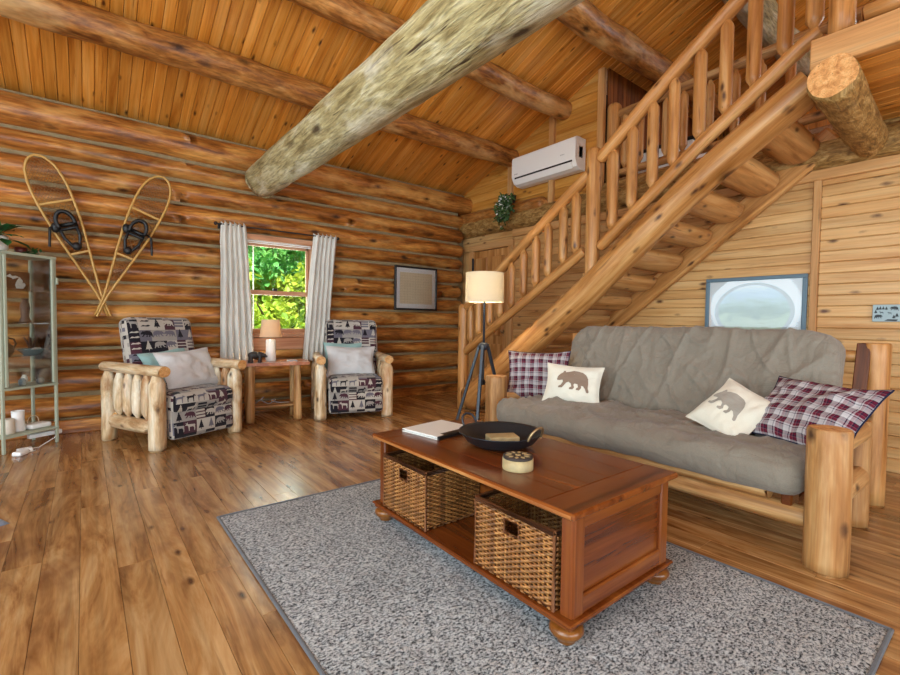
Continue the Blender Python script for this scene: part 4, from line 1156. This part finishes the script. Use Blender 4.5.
# ---------------------------------------------------------------- framed things
def frame_x(name, label, cat, y0, y1, z0, z1, x, w, mats, extra):
    """a frame hanging on the right wall (faces -x)"""
    t = thing(name, label, cat, (x, (y0 + y1) / 2, z0))
    mb = MB(); yc, zc = (y0 + y1) / 2, (z0 + z1) / 2
    for zz in (z0 + w / 2, z1 - w / 2): box(mb, (x - .015, yc, zz), (.03, y1 - y0, w), bev=.005)
    for yy in (y0 + w / 2, y1 - w / 2): box(mb, (x - .015, yy, zc), (.03, w, z1 - z0 - 2 * w), bev=.005)
    part(mb, 'frame', [mats], t); extra(t, yc, zc)
    return t
def painted_reflection(name):  # window reflection on the picture glass, painted in as bands of pale colour
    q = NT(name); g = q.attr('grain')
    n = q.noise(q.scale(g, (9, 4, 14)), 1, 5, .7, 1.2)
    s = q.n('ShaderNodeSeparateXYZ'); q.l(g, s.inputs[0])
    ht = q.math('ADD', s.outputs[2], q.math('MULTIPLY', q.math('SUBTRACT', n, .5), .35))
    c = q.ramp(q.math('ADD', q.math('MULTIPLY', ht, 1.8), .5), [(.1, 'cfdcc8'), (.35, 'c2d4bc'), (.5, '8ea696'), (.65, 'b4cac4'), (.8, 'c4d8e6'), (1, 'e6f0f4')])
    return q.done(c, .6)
m_reflection = painted_reflection('painted_window_reflection'); m_mat = plain('white_mat', 'eef1f2', .6); m_reflectionring = plain('grey_reflection_ring', 'b6bdbd', .6)
def extra(t, yc, zc):
    mb = MB(); box(mb, (4.993, yc, zc), (.006, .79, .57), bev=0); mt = part(mb, 'mat', [m_mat], t, 'white mat')
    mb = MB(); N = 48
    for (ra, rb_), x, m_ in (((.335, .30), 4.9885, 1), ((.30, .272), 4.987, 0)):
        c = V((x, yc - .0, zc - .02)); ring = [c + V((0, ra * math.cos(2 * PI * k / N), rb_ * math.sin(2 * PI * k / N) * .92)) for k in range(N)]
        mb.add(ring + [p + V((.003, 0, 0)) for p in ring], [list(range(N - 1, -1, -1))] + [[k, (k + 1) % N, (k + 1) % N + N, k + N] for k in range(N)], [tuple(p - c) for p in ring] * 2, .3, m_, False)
    part(mb, 'oval_reflection', [m_reflection, m_reflectionring], mt, 'pale window reflection painted in a grey oval')
    mb = MB(); box(mb, (4.980, yc, zc), (.003, .785, .565), bev=0); part(mb, 'glass', [m_picglass], t)
frame_x('framed_picture', 'blue grey framed picture with a painted window reflection on the plank wall behind the futon', 'picture', 1.232, 2.075, .98, 1.604, 5.0, .035, plain('blue_grey_frame', '5c7482', .5), extra)
# small painted sign
sg = thing('wall_sign', 'small pale blue sign with dark trees and animals on the plank wall', 'sign', (4.995, .72, 1.18))
mb = MB(); box(mb, (4.985, .715, 1.253), (.022, .165, .135), bev=.003); sgb = part(mb, 'board', [plain('pale_blue_board', '9fb2b6', .6)], sg)
mb = MB(); ink = plain('dark_ink', '2b3338', .6)
def onsign(u, v): return lambda x, z: V((4.9725, .715 - (u + x), 1.253 + v + z))
for u, v, s in ((-.052, .038, .03), (-.036, .040, .03), (-.018, .040, .028), (.0, .038, .028), (-.062, .012, .03), (.045, -.028, .032), (.062, -.015, .034)): decal(mb, [(x * s * 1.3, z * s) for x, z in TREE], onsign(u, v), 0, 0)
for u, v, s, f_ in ((.045, .036, .05, 1), (-.045, -.028, .05, -1), (-.028, .004, .028, 1), (.02, .0, .026, 1)): decal(mb, [(x * s * f_, z * s) for x, z in (BEAR if s > .04 else MOOSE)], onsign(u, v), 0, 0)
decal(mb, [(-.02, -.008), (.05, -.012), (.06, .002), (.0, .004)], onsign(.01, -.052), 0, 0)
part(mb, 'silhouettes', [ink], sgb)
# framed line drawing on the log wall
pc = thing('framed_picture', 'black framed beige plan drawing on the log wall right of the window', 'picture', (3.915, 5.75, 1.31))
mb = MB(); cx_, cz_ = 3.912, 1.622
for zz in (1.312, 1.932): box(mb, (cx_, 5.745, zz), (.76, .03, .028), bev=.004)
for xx in (3.546, 4.278): box(mb, (xx, 5.745, cz_), (.028, .03, .62), bev=.004)
part(mb, 'frame', [m_black], pc)
mb = MB(); box(mb, (cx_, 5.752, cz_), (.72, .006, .60), bev=0); mt2 = part(mb, 'mat', [m_mat], pc, 'white mat')
def mapmat():
    q = NT('beige_plan_print'); g = q.attr('grain'); s = q.n('ShaderNodeSeparateXYZ'); q.l(g, s.inputs[0])
    c = q.mix(q.noise(g, 7, 4), 'f0e4c8', 'e2d0aa')
    for o, k in ((s.outputs[2], 26.), (s.outputs[0], 21.)):
        f = q.math('FRACT', q.math('ADD', q.math('MULTIPLY', o, k), 40.2))
        c = q.mix(q.math('MULTIPLY', q.math('LESS_THAN', f, .10), .3), c, '9c865c')
    return q.done(c, .6)
mb = MB(); box(mb, (cx_, 5.748, cz_), (.58, .004, .46), bev=0); mb.g = [(p.x, p.y, p.z) for p in mb.v]; part(mb, 'drawing', [mapmat()], mt2)
mb = MB(); box(mb, (cx_, 5.742, cz_), (.715, .002, .60), bev=0); part(mb, 'glass', [m_picglass], pc)

# ---------------------------------------------------------------- air conditioner
ac = thing('air_conditioner', 'white wall mounted air conditioner high on the gable wall', 'air conditioner', (4.9, 4.15, 3.06))
prof = [(0, .0), (0, .40), (-.17, .40), (-.205, .385), (-.215, .36), (-.215, .12), (-.20, .085), (-.17, .03), (-.10, .0)]
Y0, Y1 = 3.58, 4.66
def acbody(mb, prof, y0, y1, bx, bz, mat=0):
    n = len(prof)
    vs = [V((bx + x, y, bz + z)) for y in (y0, y0 + .012, y1 - .012, y1) for x, z in prof]
    for i in range(n):
        for r_ in (0, 3):
            c = V((bx - .1, vs[r_ * n + i].y, bz + .2)); vs[r_ * n + i] = c + (vs[r_ * n + i] - c) * .97
    f = [[r_ * n + i, r_ * n + (i + 1) % n, (r_ + 1) * n + (i + 1) % n, (r_ + 1) * n + i] for r_ in range(3) for i in range(n)] + [list(range(n)), list(range(4 * n - 1, 3 * n - 1, -1))]
    mb.add(vs, f, None, .5, mat, False)
mb = MB(); acbody(mb, prof, Y0, Y1, 5.0, 3.065); part(mb, 'body', [m_white], ac)
mb = MB(); box(mb, (4.795, (Y0 + Y1) / 2, 3.165), (.012, Y1 - Y0 - .10, .022), bev=.003); part(mb, 'air_slot', [m_black], ac)
sl = V((4.795, 0, 3.148)); 
mb = MB(); box(mb, (4.806, (Y0 + Y1) / 2, 3.112), (.014, Y1 - Y0 - .11, .085), Matrix.Rotation(R(-30), 3, 'Y'), .005); lv = part(mb, 'louvre', [m_white], ac)
mb = MB()
for y in (4.28, 4.0): box(mb, (4.793, y, 3.155), (.02, .03, .03), bev=.003)
part(mb, 'louvre_pin', [m_black], lv)
mb = MB()
for y0_, w_ in ((4.60, .012), (4.583, .01), (4.568, .012), (4.551, .01)): box(mb, (4.7845, y0_, 3.215), (.002, w_ * .7, .014), bev=0)
for y0_, w_ in ((3.80, .012), (3.784, .01), (3.768, .012), (3.75, .01)): box(mb, (4.7845, y0_, 3.27), (.002, w_ * .7, .012), bev=0)
part(mb, 'lettering', [m_grey], ac, 'tiny grey lettering')
mb = MB(); box(mb, (4.9, Y0 + .006, 3.28), (.08, .012, .14), bev=.003); part(mb, 'side_grille', [m_grey], ac)

# ---------------------------------------------------------------- trailing plant on the header log
def leaf(mb, c, d, n, L, w, mat=0, fold=.15, rnd=None):
    d = V(d).normalized(); n = V(n); n = (n - d * n.dot(d)); n = n.normalized() if n.length > 1e-4 else frame_of(d)[0]; s = d.cross(n)
    vs = [c, c + d * L * .3 + s * w * .8 + n * fold * w, c + d * L * .7 + s * w * .7 + n * fold * w - n * .0, c + d * L - n * L * .12, c + d * L * .7 - s * w * .7 + n * fold * w, c + d * L * .3 - s * w * .8 + n * fold * w, c + d * L * .35, c + d * L * .7]
    mb.add(vs, [[0, 1, 6], [1, 2, 7, 6], [2, 3, 7], [0, 6, 5], [6, 7, 4, 5], [7, 3, 4]], None, rnd, mat, False)
def rdir(): 
    while True:
        v = V((rr(-1, 1), rr(-1, 1), rr(-1, 1)))
        if .05 < v.length < 1: return v.normalized()
hp_ = thing('trailing_plant', 'bushy trailing plant hanging over the header log under the air conditioner', 'plant', (4.78, 4.72, 2.45))
mb = MB(); mf = MB(); ms = MB()
for k in range(26):
    p = V((4.80 + rr(-.04, .03), 4.72 + rr(-.10, .10), 2.92 + rr(-.03, .07))); pts = [p.copy()]
    ln = rr(.15, .44)
    for q in range(6):
        p = p + V((rr(-.03, .01) - (.02 if q < 2 else 0), rr(-.025, .025), -ln / 6)); pts.append(p.copy())
        for _ in range(5): leaf(mb, p + rdir() * .012, rdir() + V((-.4, 0, -.2)), rdir(), rr(.045, .075), rr(.014, .024))
        if random.random() < .45: leaf(mb, p + V((-.03, 0, 0)), rdir() + V((-.8, 0, 0)), rdir(), .035, .016, 1)
    tube(ms, pts, .003, 4, ends=('', ''))
lathe(ms, [(.001, 2.86), (.05, 2.86), (.065, 2.96), (.001, 2.95)], (4.86, 4.72, 0), 12)
part(ms, 'stems', [m_bark], hp_); part(mb, 'foliage', [m_darkleaf, m_offwhite], hp_, 'leaves with small white flowers')

# ---------------------------------------------------------------- snowshoes crossed on the log wall
def snowshoe(label, tip, tail, y, wmax):
    tip = V((tip[0], y, tip[1])); tail = V((tail[0], y, tail[1]))
    t = thing('snowshoe', label, 'snowshoe', (tail.x, y, tail.z), group='snowshoes crossed on the log wall')
    ax = tail - tip; L = ax.length; a = ax.normalized(); s = V((-a.z, 0, a.x)); 
    if s.x < 0: s = -s
    prof = [(0, 0), (.008, .30), (.03, .56), (.07, .80), (.13, .95), (.20, 1.0), (.30, .97), (.42, .84), (.55, .63), (.68, .40), (.78, .22), (.86, .10), (.92, .07), (1.0, .065)]
    def hw(u):
        for (u0, w0), (u1, w1) in zip(prof, prof[1:]):
            if u0 <= u <= u1: return wmax * (w0 + (w1 - w0) * (u - u0) / (u1 - u0))
        return .01
    us = [0, .004, .012, .025, .045, .07, .1, .14, .2, .27, .34, .42, .5, .58, .66, .74, .8, .86, .92, 1.0]
    lpt = [tip + a * (u * L) - s * hw(u) for u in us]; rpt = [tip + a * (u * L) + s * hw(u) for u in us]
    mb = MB(); tube(mb, lpt[::-1] + rpt[1:], .0115, 8, ends=('flat', 'flat')); part(mb, 'frame', [m_rawhide], t)
    for u in (.275, .585):
        mb = MB(); c = tip + a * (u * L); w = hw(u); box(mb, c, (2 * w, .016, .022), Matrix((s, V((0, 1, 0)), s.cross(V((0, 1, 0))))).transposed(), .004); part(mb, 'crossbar', [m_rawhide], t)
    mb = MB()
    def lace(u0, u1, nn, th):
        # two slanted families and one straight across
        for fam in (1, -1):
            for k in range(-nn, nn * 2):
                p = []
                for i in range(25):
                    u = u0 + (u1 - u0) * i / 24
                    x = fam * ((u - u0) * L * .75) + (k / nn) * wmax * 1.6 - (wmax * .8 if fam > 0 else -wmax * .2)
                    if abs(x) < hw(u): p.append(tip + a * (u * L) + s * x)
                    else:
                        if len(p) > 1: tube(mb, p, th, 3, ends=('', ''))
                        p = []
                if len(p) > 1: tube(mb, p, th, 3, ends=('', ''))
        m = int((u1 - u0) * L / .045)
        for i in range(m):
            u = u0 + (u1 - u0) * (i + .5) / m; w = hw(u)
            tube(mb, [tip + a * (u * L) - s * w, tip + a * (u * L) + s * w], th, 3, ends=('', ''))
    lace(.02, .27, 8, .0018); lace(.29, .575, 5, .0026); lace(.60, .80, 8, .0018)
    part(mb, 'lacing', [m_lace], t)
    mb = MB(); c = tip + a * (.40 * L) + V((0, -.03, 0))
    pts = []
    for k in range(17):
        th = PI * k / 16 * 1.25 - .4
        pts.append(c + s * (.068 * math.cos(th)) - a * (.10 * math.sin(th)) + V((0, -.015, 0)))
    for dz in (0, .014, -.014): tube(mb, [p + V((0, dz, 0)) for p in pts], .018, 6)
    for k in (-1, 1): tube(mb, [c + s * .068 * k, c + s * .06 * k + a * .14, c + s * (.02 * k) + a * .24], .015, 6)
    tube(mb, [c - s * .07 + a * .06, c + s * .07 + a * .06], .016, 6); tube(mb, [c - s * .06 + a * .02 + V((0, .02, 0)), c + s * .06 + a * .02 + V((0, .02, 0))], .02, 6)
    ball(mb, c + a * .23, (.04, .03, .04), 0, 10); ball(mb, c - s * .09 + a * .03, (.035, .03, .05), 0, 10)
    sd_ = 1 if tip.x > 0 else -1
    tube(mb, [c + s * .07 * sd_, c + s * .12 * sd_ + V((0, -.02, -.03)), c + s * .125 * sd_ + V((0, -.02, -.2))], .011, 6)
    part(mb, 'binding', [m_leather], t, 'black leather binding')
    return t
snowshoe('left snowshoe of the crossed pair, leaning left with its tail to the right', (-.335, 2.615), (.205, 1.15), 5.715, .138)
snowshoe('right snowshoe of the crossed pair, leaning right with its tail to the left', (.675, 2.605), (.095, 1.15), 5.685, .138)
# ---------------------------------------------------------------- sage green glass cabinet set across the corner
CO = V((-.185, 5.478, 0)); ex = V((.783, .622, 0)); ey = V((-.622, .783, 0))
MK = mat4(CO, ex, ey, V((0, 0, 1)))       # local: x runs left as negative, y to the back
CW, CD, CH = .44, .30, 1.675
cb = thing('display_cabinet', 'narrow sage green metal display cabinet with glass sides by the log wall', 'cabinet', M=MK)
for x in (-CW, 0):
    for y in (0, CD):
        mb = MB(MK); box(mb, (x - (.012 if x == 0 else -.012), y + (.012 if y == 0 else -.012), CH / 2), (.022, .022, CH), bev=.003); part(mb, 'post', [m_green], cb)
for z, h in ((CH - .012, .026), (.533, .02), (.135, .02)):
    mb = MB(MK); box(mb, (-CW / 2, CD / 2, z), (CW + .004, CD + .004, h), bev=.004); part(mb, 'shelf' if z < 1.6 else 'top', [m_green], cb)
ZC = (1.36, 1.08, .80)
for z in ZC:
    mb = MB(MK); box(mb, (-CW / 2, CD / 2, z), (CW - .06, CD - .06, .006), bev=.001); part(mb, 'glass_shelf', [m_cabglass], cb)
for c, s in (((-CW / 2, .008, 1.10), (CW - .05, .004, 1.10)), ((-.008, CD / 2, 1.10), (.004, CD - .05, 1.10)), ((-CW + .008, CD / 2, 1.10), (.004, CD - .05, 1.10))):
    mb = MB(MK); box(mb, c, s, bev=0); part(mb, 'glass_panel', [m_cabglass], cb)
mb = MB(MK); box(mb, (-CW + .036, .001, 1.1), (.022, .02, 1.1), bev=.003); box(mb, (-.036, .001, 1.1), (.022, .02, 1.1), bev=.003); part(mb, 'door_frame', [m_green], cb)
mb = MB(MK); box(mb, (-.004, -.006, 1.46), (.02, .018, .06), bev=.003); part(mb, 'latch', [m_green], cb)
def at(x, y, z): return MK @ V((x, y, z))
def MKL(x, y, z, a=0): return MK @ Matrix.Translation(V((x, y, z))) @ Matrix.Rotation(a, 4, 'Z')
# top: potted plants
pp = thing('potted_plant', 'leafy green plant in a white pot on top of the cabinet', 'plant', M=MKL(-.36, .14, CH))
mb = MB(MAT[pp.name]); lathe(mb, [(.001, 0), (.05, 0), (.068, .03), (.075, .10), (.07, .13), (.062, .125), (.001, .11)], (0, 0, .002), 20); part(mb, 'pot', [m_offwhite], pp)
mb = MB(MAT[pp.name])
for k in range(34):
    a = rr(0, 2 * PI); b = rr(-.2, 1.1); d = V((math.cos(a) * math.cos(b), math.sin(a) * math.cos(b), math.sin(b))); c = V((0, 0, .12)) + d * rr(.0, .05)
    tube(mb, [c, c + d * .07], .003, 4, ends=('', '')); leaf(mb, c + d * .06, d + V((0, 0, -.35)), V((0, 0, 1)), rr(.11, .17), rr(.036, .055), 0)
part(mb, 'leaves', [m_houseleaf], pp)
p2 = thing('potted_plant', 'low green plant in a small red pot at the right end of the cabinet top', 'plant', M=MKL(-.13, .15, CH))
mb = MB(MAT[p2.name]); lathe(mb, [(.001, 0), (.035, 0), (.045, .06), (.038, .06), (.001, .05)], (-.05, 0, .002), 14); part(mb, 'pot', [plain('dark_red_pot', '5a1f1c', .4)], p2)
mb = MB(MAT[p2.name])
for k in range(60):
    c = V((rr(-.07, .09), rr(-.05, .05), rr(.01, .05))); leaf(mb, c, rdir() + V((.4, 0, .2)), V((0, 0, 1)), rr(.035, .06), rr(.012, .02))
part(mb, 'leaves', [m_houseleaf], p2)
# on the glass shelves
sgn = thing('wooden_sign', 'dark wooden plaque with a white state outline on the top glass shelf', 'sign', M=MKL(-.18, .22, ZC[0] + .004, 0))
mb = MB(MAT[sgn.name]); box(mb, (0, 0, .085), (.22, .018, .165), bev=.003); part(mb, 'board', [m_darkslat], sgn)
mb = MB(MAT[sgn.name]); Mx = MAT[sgn.name]
f_ = lambda x, z: V((x, -.0105, .085 + z))
decal(mb, [(.0, -.065), (.055, -.065), (.075, -.03), (.06, -.01), (.052, -.022), (.05, .01), (.03, .03), (.015, .02), (.0, -.01), (-.008, -.035)], f_, 0, 0)
decal(mb, [(-.075, .035), (-.045, .058), (-.03, .04), (.0, .045), (.04, .03), (.015, .03), (-.01, .02), (-.025, .012), (-.03, .022)], f_, 0, 0)
part(mb, 'state_outline', [m_white], sgn, 'white outline')
mb = MB(MKL(-.335, .12, ZC[0] + .004)); lathe(mb, [(.001, 0), (.028, 0), (.02, .03), (.012, .06), (.02, .11), (.014, .17), (.008, .2), (.001, .205)], (0, 0, 0), 14); solo(mb, 'candlestick', m_rawhide, 'tan turned candlestick left of the plaque in the cabinet', 'candlestick')
mb = MB(MKL(-.15, .16, ZC[1] + .004)); lathe(mb, [(.001, 0), (.045, 0), (.04, .02), (.028, .05), (.03, .10), (.036, .13), (.03, .17), (.02, .19), (.026, .21), (.001, .21)], (0, 0, 0), 18); solo(mb, 'bronze_vase', plain('bronze', '6a5348', .45, .4), 'tall bronze vase on the middle glass shelf of the cabinet', 'vase')
jg = thing('black_jug', 'round black jug with a handle at the left of the middle glass shelf', 'jug', M=MKL(-.33, .13, ZC[1] - .28 + .004))
mb = MB(MAT[jg.name]); lathe(mb, [(.001, 0), (.04, 0), (.062, .04), (.058, .08), (.03, .11), (.026, .15), (.034, .165), (.001, .16)], (0, 0, 0), 18); part(mb, 'body', [m_black], jg)
mb = MB(MAT[jg.name]); tube(mb, [(.03, 0, .15), (.07, 0, .14), (.085, 0, .1), (.06, 0, .05)], .007, 8); part(mb, 'handle', [m_black], jg)
dsh = thing('glass_dish', 'blue glass dish on the lowest glass shelf of the cabinet', 'dish', M=MKL(-.135, .12, ZC[2] + .004))
mb = MB(MAT[dsh.name]); lathe(mb, [(.001, 0), (.05, 0), (.095, .045), (.10, .05), (.092, .045), (.048, .008), (.001, .008)], (0, 0, 0), 22); part(mb, 'bowl', [plain('blue_glass', '7fa3ad', .15)], dsh)
mb = MB(MAT[dsh.name])
for k in range(7): ball(mb, (rr(-.05, .05), rr(-.04, .04), .035 + rr(0, .02)), (.022, .016, .012), 0, 8)
part(mb, 'shells', [m_paper], dsh)
mb = MB(MKL(-.06, .225, ZC[2] + .004)); 
for k in range(5): tube(mb, [(0, 0, .02), (.03 * math.cos(k * 1.3), .03 * math.sin(k * 1.3), .10 + .03 * k % .05), (.05 * math.cos(k * 1.3), .05 * math.sin(k * 1.3), .15)], [.01, .008, .004], 6)
lathe(mb, [(.001, 0), (.03, 0), (.03, .02), (.001, .03)], (0, 0, 0), 12); solo(mb, 'antler_figure', plain('dark_horn', '5a4038', .5), 'small branching horn ornament right of the blue dish in the cabinet', 'ornament')
for k, (x, y, h, r) in enumerate(((-.36, .10, .075, .024), (-.30, .18, .05, .028), (-.23, .09, .06, .026), (-.16, .17, .08, .022), (-.08, .10, .045, .03))):
    mb = MB(MKL(x, y, .545)); lathe(mb, [(.001, 0), (r * .8, 0), (r, h * .3), (r, h * .75), (r * .6, h * .9), (r * .62, h), (.001, h)], (0, 0, 0), 14)
    lab = ['tall white jar first from the left on the cabinet floor shelf behind glass', 'squat dark jar second from the left behind the cabinet glass', 'blue grey jar in the middle of the row behind the cabinet glass', 'tall pale jar fourth from the left behind the cabinet glass', 'low silver jar last on the right behind the cabinet glass'][k]
    solo(mb, 'small_jar', [m_offwhite, m_iron, plain('blue_jar', '6f8896', .3), m_paper, m_grey][k], lab, 'jar', 'small jars behind the cabinet glass')
# open bottom shelf
zb = .146
mb = MB(MKL(-.335, .11, zb)); lathe(mb, [(.001, 0), (.048, 0), (.05, .005), (.05, .12), (.045, .125), (.001, .12)], (0, 0, 0), 24); solo(mb, 'canister', plain('beige_canister', 'e0d6c6', .4), 'beige cylinder canister on the bottom shelf of the cabinet', 'canister')
mb = MB(MKL(-.235, .14, zb)); lathe(mb, [(.001, 0), (.05, 0), (.05, .01), (.042, .10), (.045, .175), (.041, .175), (.036, .1), (.001, .05)], (0, 0, 0), 24); solo(mb, 'white_vase', m_white, 'tall white flared vase on the bottom shelf of the cabinet', 'vase')
rt = thing('router', 'flat white router with a cable loop on the bottom shelf of the cabinet', 'router', M=MKL(-.10, .12, zb))
mb = MB(MAT[rt.name]); rbox(mb, (0, 0, .022), (.17, .12, .042), .016, (4, 4, 2), M=MAT[rt.name] @ Matrix.Translation(V((0, 0, .022)))) if False else rbox(mb, (0, 0, 0), (.17, .12, .042), .016, (4, 4, 2), M=Matrix.Translation(V((0, 0, .022)))); part(mb, 'body', [m_white], rt)
mb = MB(MAT[rt.name]); tube(mb, [(-.05, .03, .04)] + [(-.01 + .045 * math.cos(PI - PI * k / 10), .03, .055 + .055 * math.sin(PI * k / 10)) for k in range(11)] + [(.035, .03, .04)], .004, 6); part(mb, 'cable_loop', [m_shadetan], rt, 'tan cable loop')
mb = MB(MKL(-.05, .10, .06, R(-8))); rbox(mb, (0, 0, 0), (.25, .05, .04), .008, (4, 2, 2), M=Matrix.Translation(V((0, 0, .02))))
solo(mb, 'power_strip', m_white, 'white power strip fixed low beside the right leg of the cabinet', 'power strip')
mb = MB(); pts = [at(.02, .05, .075), at(-.04, .0, .05), at(-.12, .02, .006), at(-.2, -.04, .006), at(-.3, .0, .005), at(-.38, -.06, .005), at(-.33, -.13, .005), at(-.27, -.10, .005)]
tube(mb, pts, .0045, 6); solo(mb, 'power_cable', m_white, 'white cable snaking over the floor below the cabinet', 'cable')
for k, (x, y, a) in enumerate(((-.40, -.13, 20), (-.33, -.07, -25))):
    mb = MB(MKL(x, y, .0, R(a))); rbox(mb, (0, 0, 0), (.10, .07, .035), .01, (3, 2, 2), M=Matrix.Translation(V((0, 0, .018)))); solo(mb, 'power_adapter', m_white, ['white power adapter on the floor, the one nearer the left edge', 'white power adapter on the floor just below the canister'][k], 'adapter')

# ---------------------------------------------------------------- outdoors through the window
mb = MB(); patch(mb, lambda i, j: V((-20 + 50 * i, 6.3 + 40 * j, -.35 + 1.2 * j)), 8, 8); o = struct(mb, 'ground_outside', [m_grass])
def tree(label, x, y, h, r, mat, n, seed, group='trees outside the window'):
    random.seed(seed)
    t = thing('leafy_tree', label, 'tree', (x, y, -.3), group=group)
    mb = MB(); tube(mb, [(x, y, -.35), (x + .1, y, h * .5), (x, y, h * .8)], [.14, .1, .04], 8)
    for k in range(9):
        a = rr(0, 6.28); z = rr(h * .2, h * .7); tube(mb, [(x, y, z), (x + r * .7 * math.cos(a), y + r * .7 * math.sin(a), z + .6)], [.04, .015], 5)
    part(mb, 'trunk', [m_bark], t)
    mb = MB(); cl_ = []
    for k in range(70):
        d = rdir(); cl_.append(V((x + d.x * r * rr(.3, 1), y + d.y * r * rr(.3, 1), h * .52 + d.z * h * .48 * rr(.3, 1))))
    for k in range(n):
        c = random.choice(cl_) + rdir() * rr(.05, .5); d = rdir() + V((0, 0, -.3)); leaf(mb, c, d, rdir() + V((0, 0, 1.2)), rr(.14, .24), rr(.05, .085))
    part(mb, 'foliage', [mat], t)
tree('yellow green bushy tree filling the lower right of the window view', 5.0, 11.6, 2.6, 1.5, m_leafbright, 6000, 3)
tree('deep green tree filling the upper left of the window view', 3.2, 12.8, 5.2, 1.9, m_leafgreen, 7500, 4)
tree('deep green tree behind, at the upper right of the window view', 6.2, 14.6, 6.2, 2.1, m_leafgreen, 7500, 5)
tree('green tree behind the left curtain in the window view', 1.7, 14.2, 5.6, 1.9, m_leafgreen, 5000, 6)
tree('low yellow green shrub at the lower left of the window view', 3.3, 10.6, 1.3, .9, m_leafbright, 3500, 7)
tree('bushy light green tree just behind the low shrub in the window view', 2.7, 12.0, 3.0, 1.3, m_leafbright, 5000, 12)
tree('tall green tree far behind, closing the window view', 5.6, 18.5, 9.0, 3.6, m_leafgreen, 9000, 8)
tree('tall green tree far behind at the left of the window view', 1.6, 18.5, 9.0, 3.4, m_leafgreen, 9000, 9)
random.seed(99)

# ---------------------------------------------------------------- light, world, camera
def area(name, loc, rot, sx, sy, e, col=(1, 1, 1)):
    l = bpy.data.lights.new(name, 'AREA'); l.shape = 'RECTANGLE'; l.size = sx; l.size_y = sy; l.energy = e; l.color = col
    o = bpy.data.objects.new(name, l); COL.objects.link(o); o.location = loc; o.rotation_euler = rot; return o
# daylight entering through the windows of the two walls behind and beside the viewer, plus an added loft light
area('window_and_fill_light', (-3.17, .85, 1.3), (0, R(-90), 0), 2.1, 2.5, 150, (.76, .93, .97))
area('window_and_fill_light', (-3.17, -2.2, 1.3), (0, R(-90), 0), 2.1, 2.4, 150, (.76, .93, .97))
area('window_and_fill_light', (-1.0, -4.17, 1.35), (R(90), 0, R(180) * 0), 2.8, 2.1, 115, (.76, .9, 1))
area('window_and_fill_light', (2.25, -4.17, 1.35), (R(90), 0, 0), 2.7, 2.1, 115, (.76, .9, 1))
l_ = area('window_and_fill_light', (-3.17, 4.33, 1.58), (0, R(-90), 0), 1.95, 2.0, 28, (.85, .96, 1)); l_.data.shape = 'ELLIPSE'
area('window_and_fill_light', (8.1, -1.6, 3.9), (0, R(90), 0), 1.0, 2.0, 110, (.85, .95, 1))  # added light without a window, brightens the loft ceiling
area('window_and_fill_light', (-3.17, .7, 3.7), (0, R(-90), 0), 1.6, 4.0, 165, (.78, .92, 1))  # unseen high gable window, added to brighten the upper walls
area('window_and_fill_light', (1.88, 6.05, 1.5), (R(-90), 0, 0), .7, 1.0, 18, (.95, 1, .92))
def bulb(name, loc, e, col=(1, .78, .5), r=.03):
    l = bpy.data.lights.new(name, 'POINT'); l.energy = e; l.color = col; l.shadow_soft_size = r
    o = bpy.data.objects.new(name, l); COL.objects.link(o); o.location = loc; return o
bulb('lamp_light', (LX, LY, 1.47), 55); bulb('lamp_light', (1.665, 5.37, ZS + .36), 24)
sun = bpy.data.lights.new('sun', 'SUN'); sun.energy = 14; sun.angle = R(1); sun.color = (1, .96, .88)
so = bpy.data.objects.new('sun', sun); COL.objects.link(so); so.rotation_euler = (R(42), 0, R(-25))
w = bpy.data.worlds.new('World'); sc.world = w; w.use_nodes = True
bg = w.node_tree.nodes['Background']; bg.inputs[0].default_value = (.62, .8, 1, 1); bg.inputs[1].default_value = 1.2
cam = bpy.data.cameras.new('Camera'); co = bpy.data.objects.new('Camera', cam); COL.objects.link(co)
cam.sensor_width = 36; cam.lens = 461.2 * 36 / 900; cam.clip_start = .02; cam.clip_end = 200
yaw, pit, rol = R(38.484), R(-2.094), R(.724)
fw = V((math.sin(yaw), math.cos(yaw), 0)); rt_ = V((math.cos(yaw), -math.sin(yaw), 0)); up = V((0, 0, 1))
f2 = fw * math.cos(pit) + up * math.sin(pit); u2 = up * math.cos(pit) - fw * math.sin(pit)
r2 = rt_ * math.cos(rol) + u2 * math.sin(rol); u3 = u2 * math.cos(rol) - rt_ * math.sin(rol)
co.matrix_world = mat4(CAM, r2, u3, -f2)
sc.camera = co
sc.view_settings.view_transform = 'Standard'; sc.view_settings.look = 'None'; sc.view_settings.gamma = 1; sc.view_settings.use_curve_mapping = False
sc.view_settings.exposure = 0
sc.cycles.use_denoising = True
sc.cycles.max_bounces = 8; sc.cycles.diffuse_bounces = 5; sc.cycles.transparent_max_bounces = 12
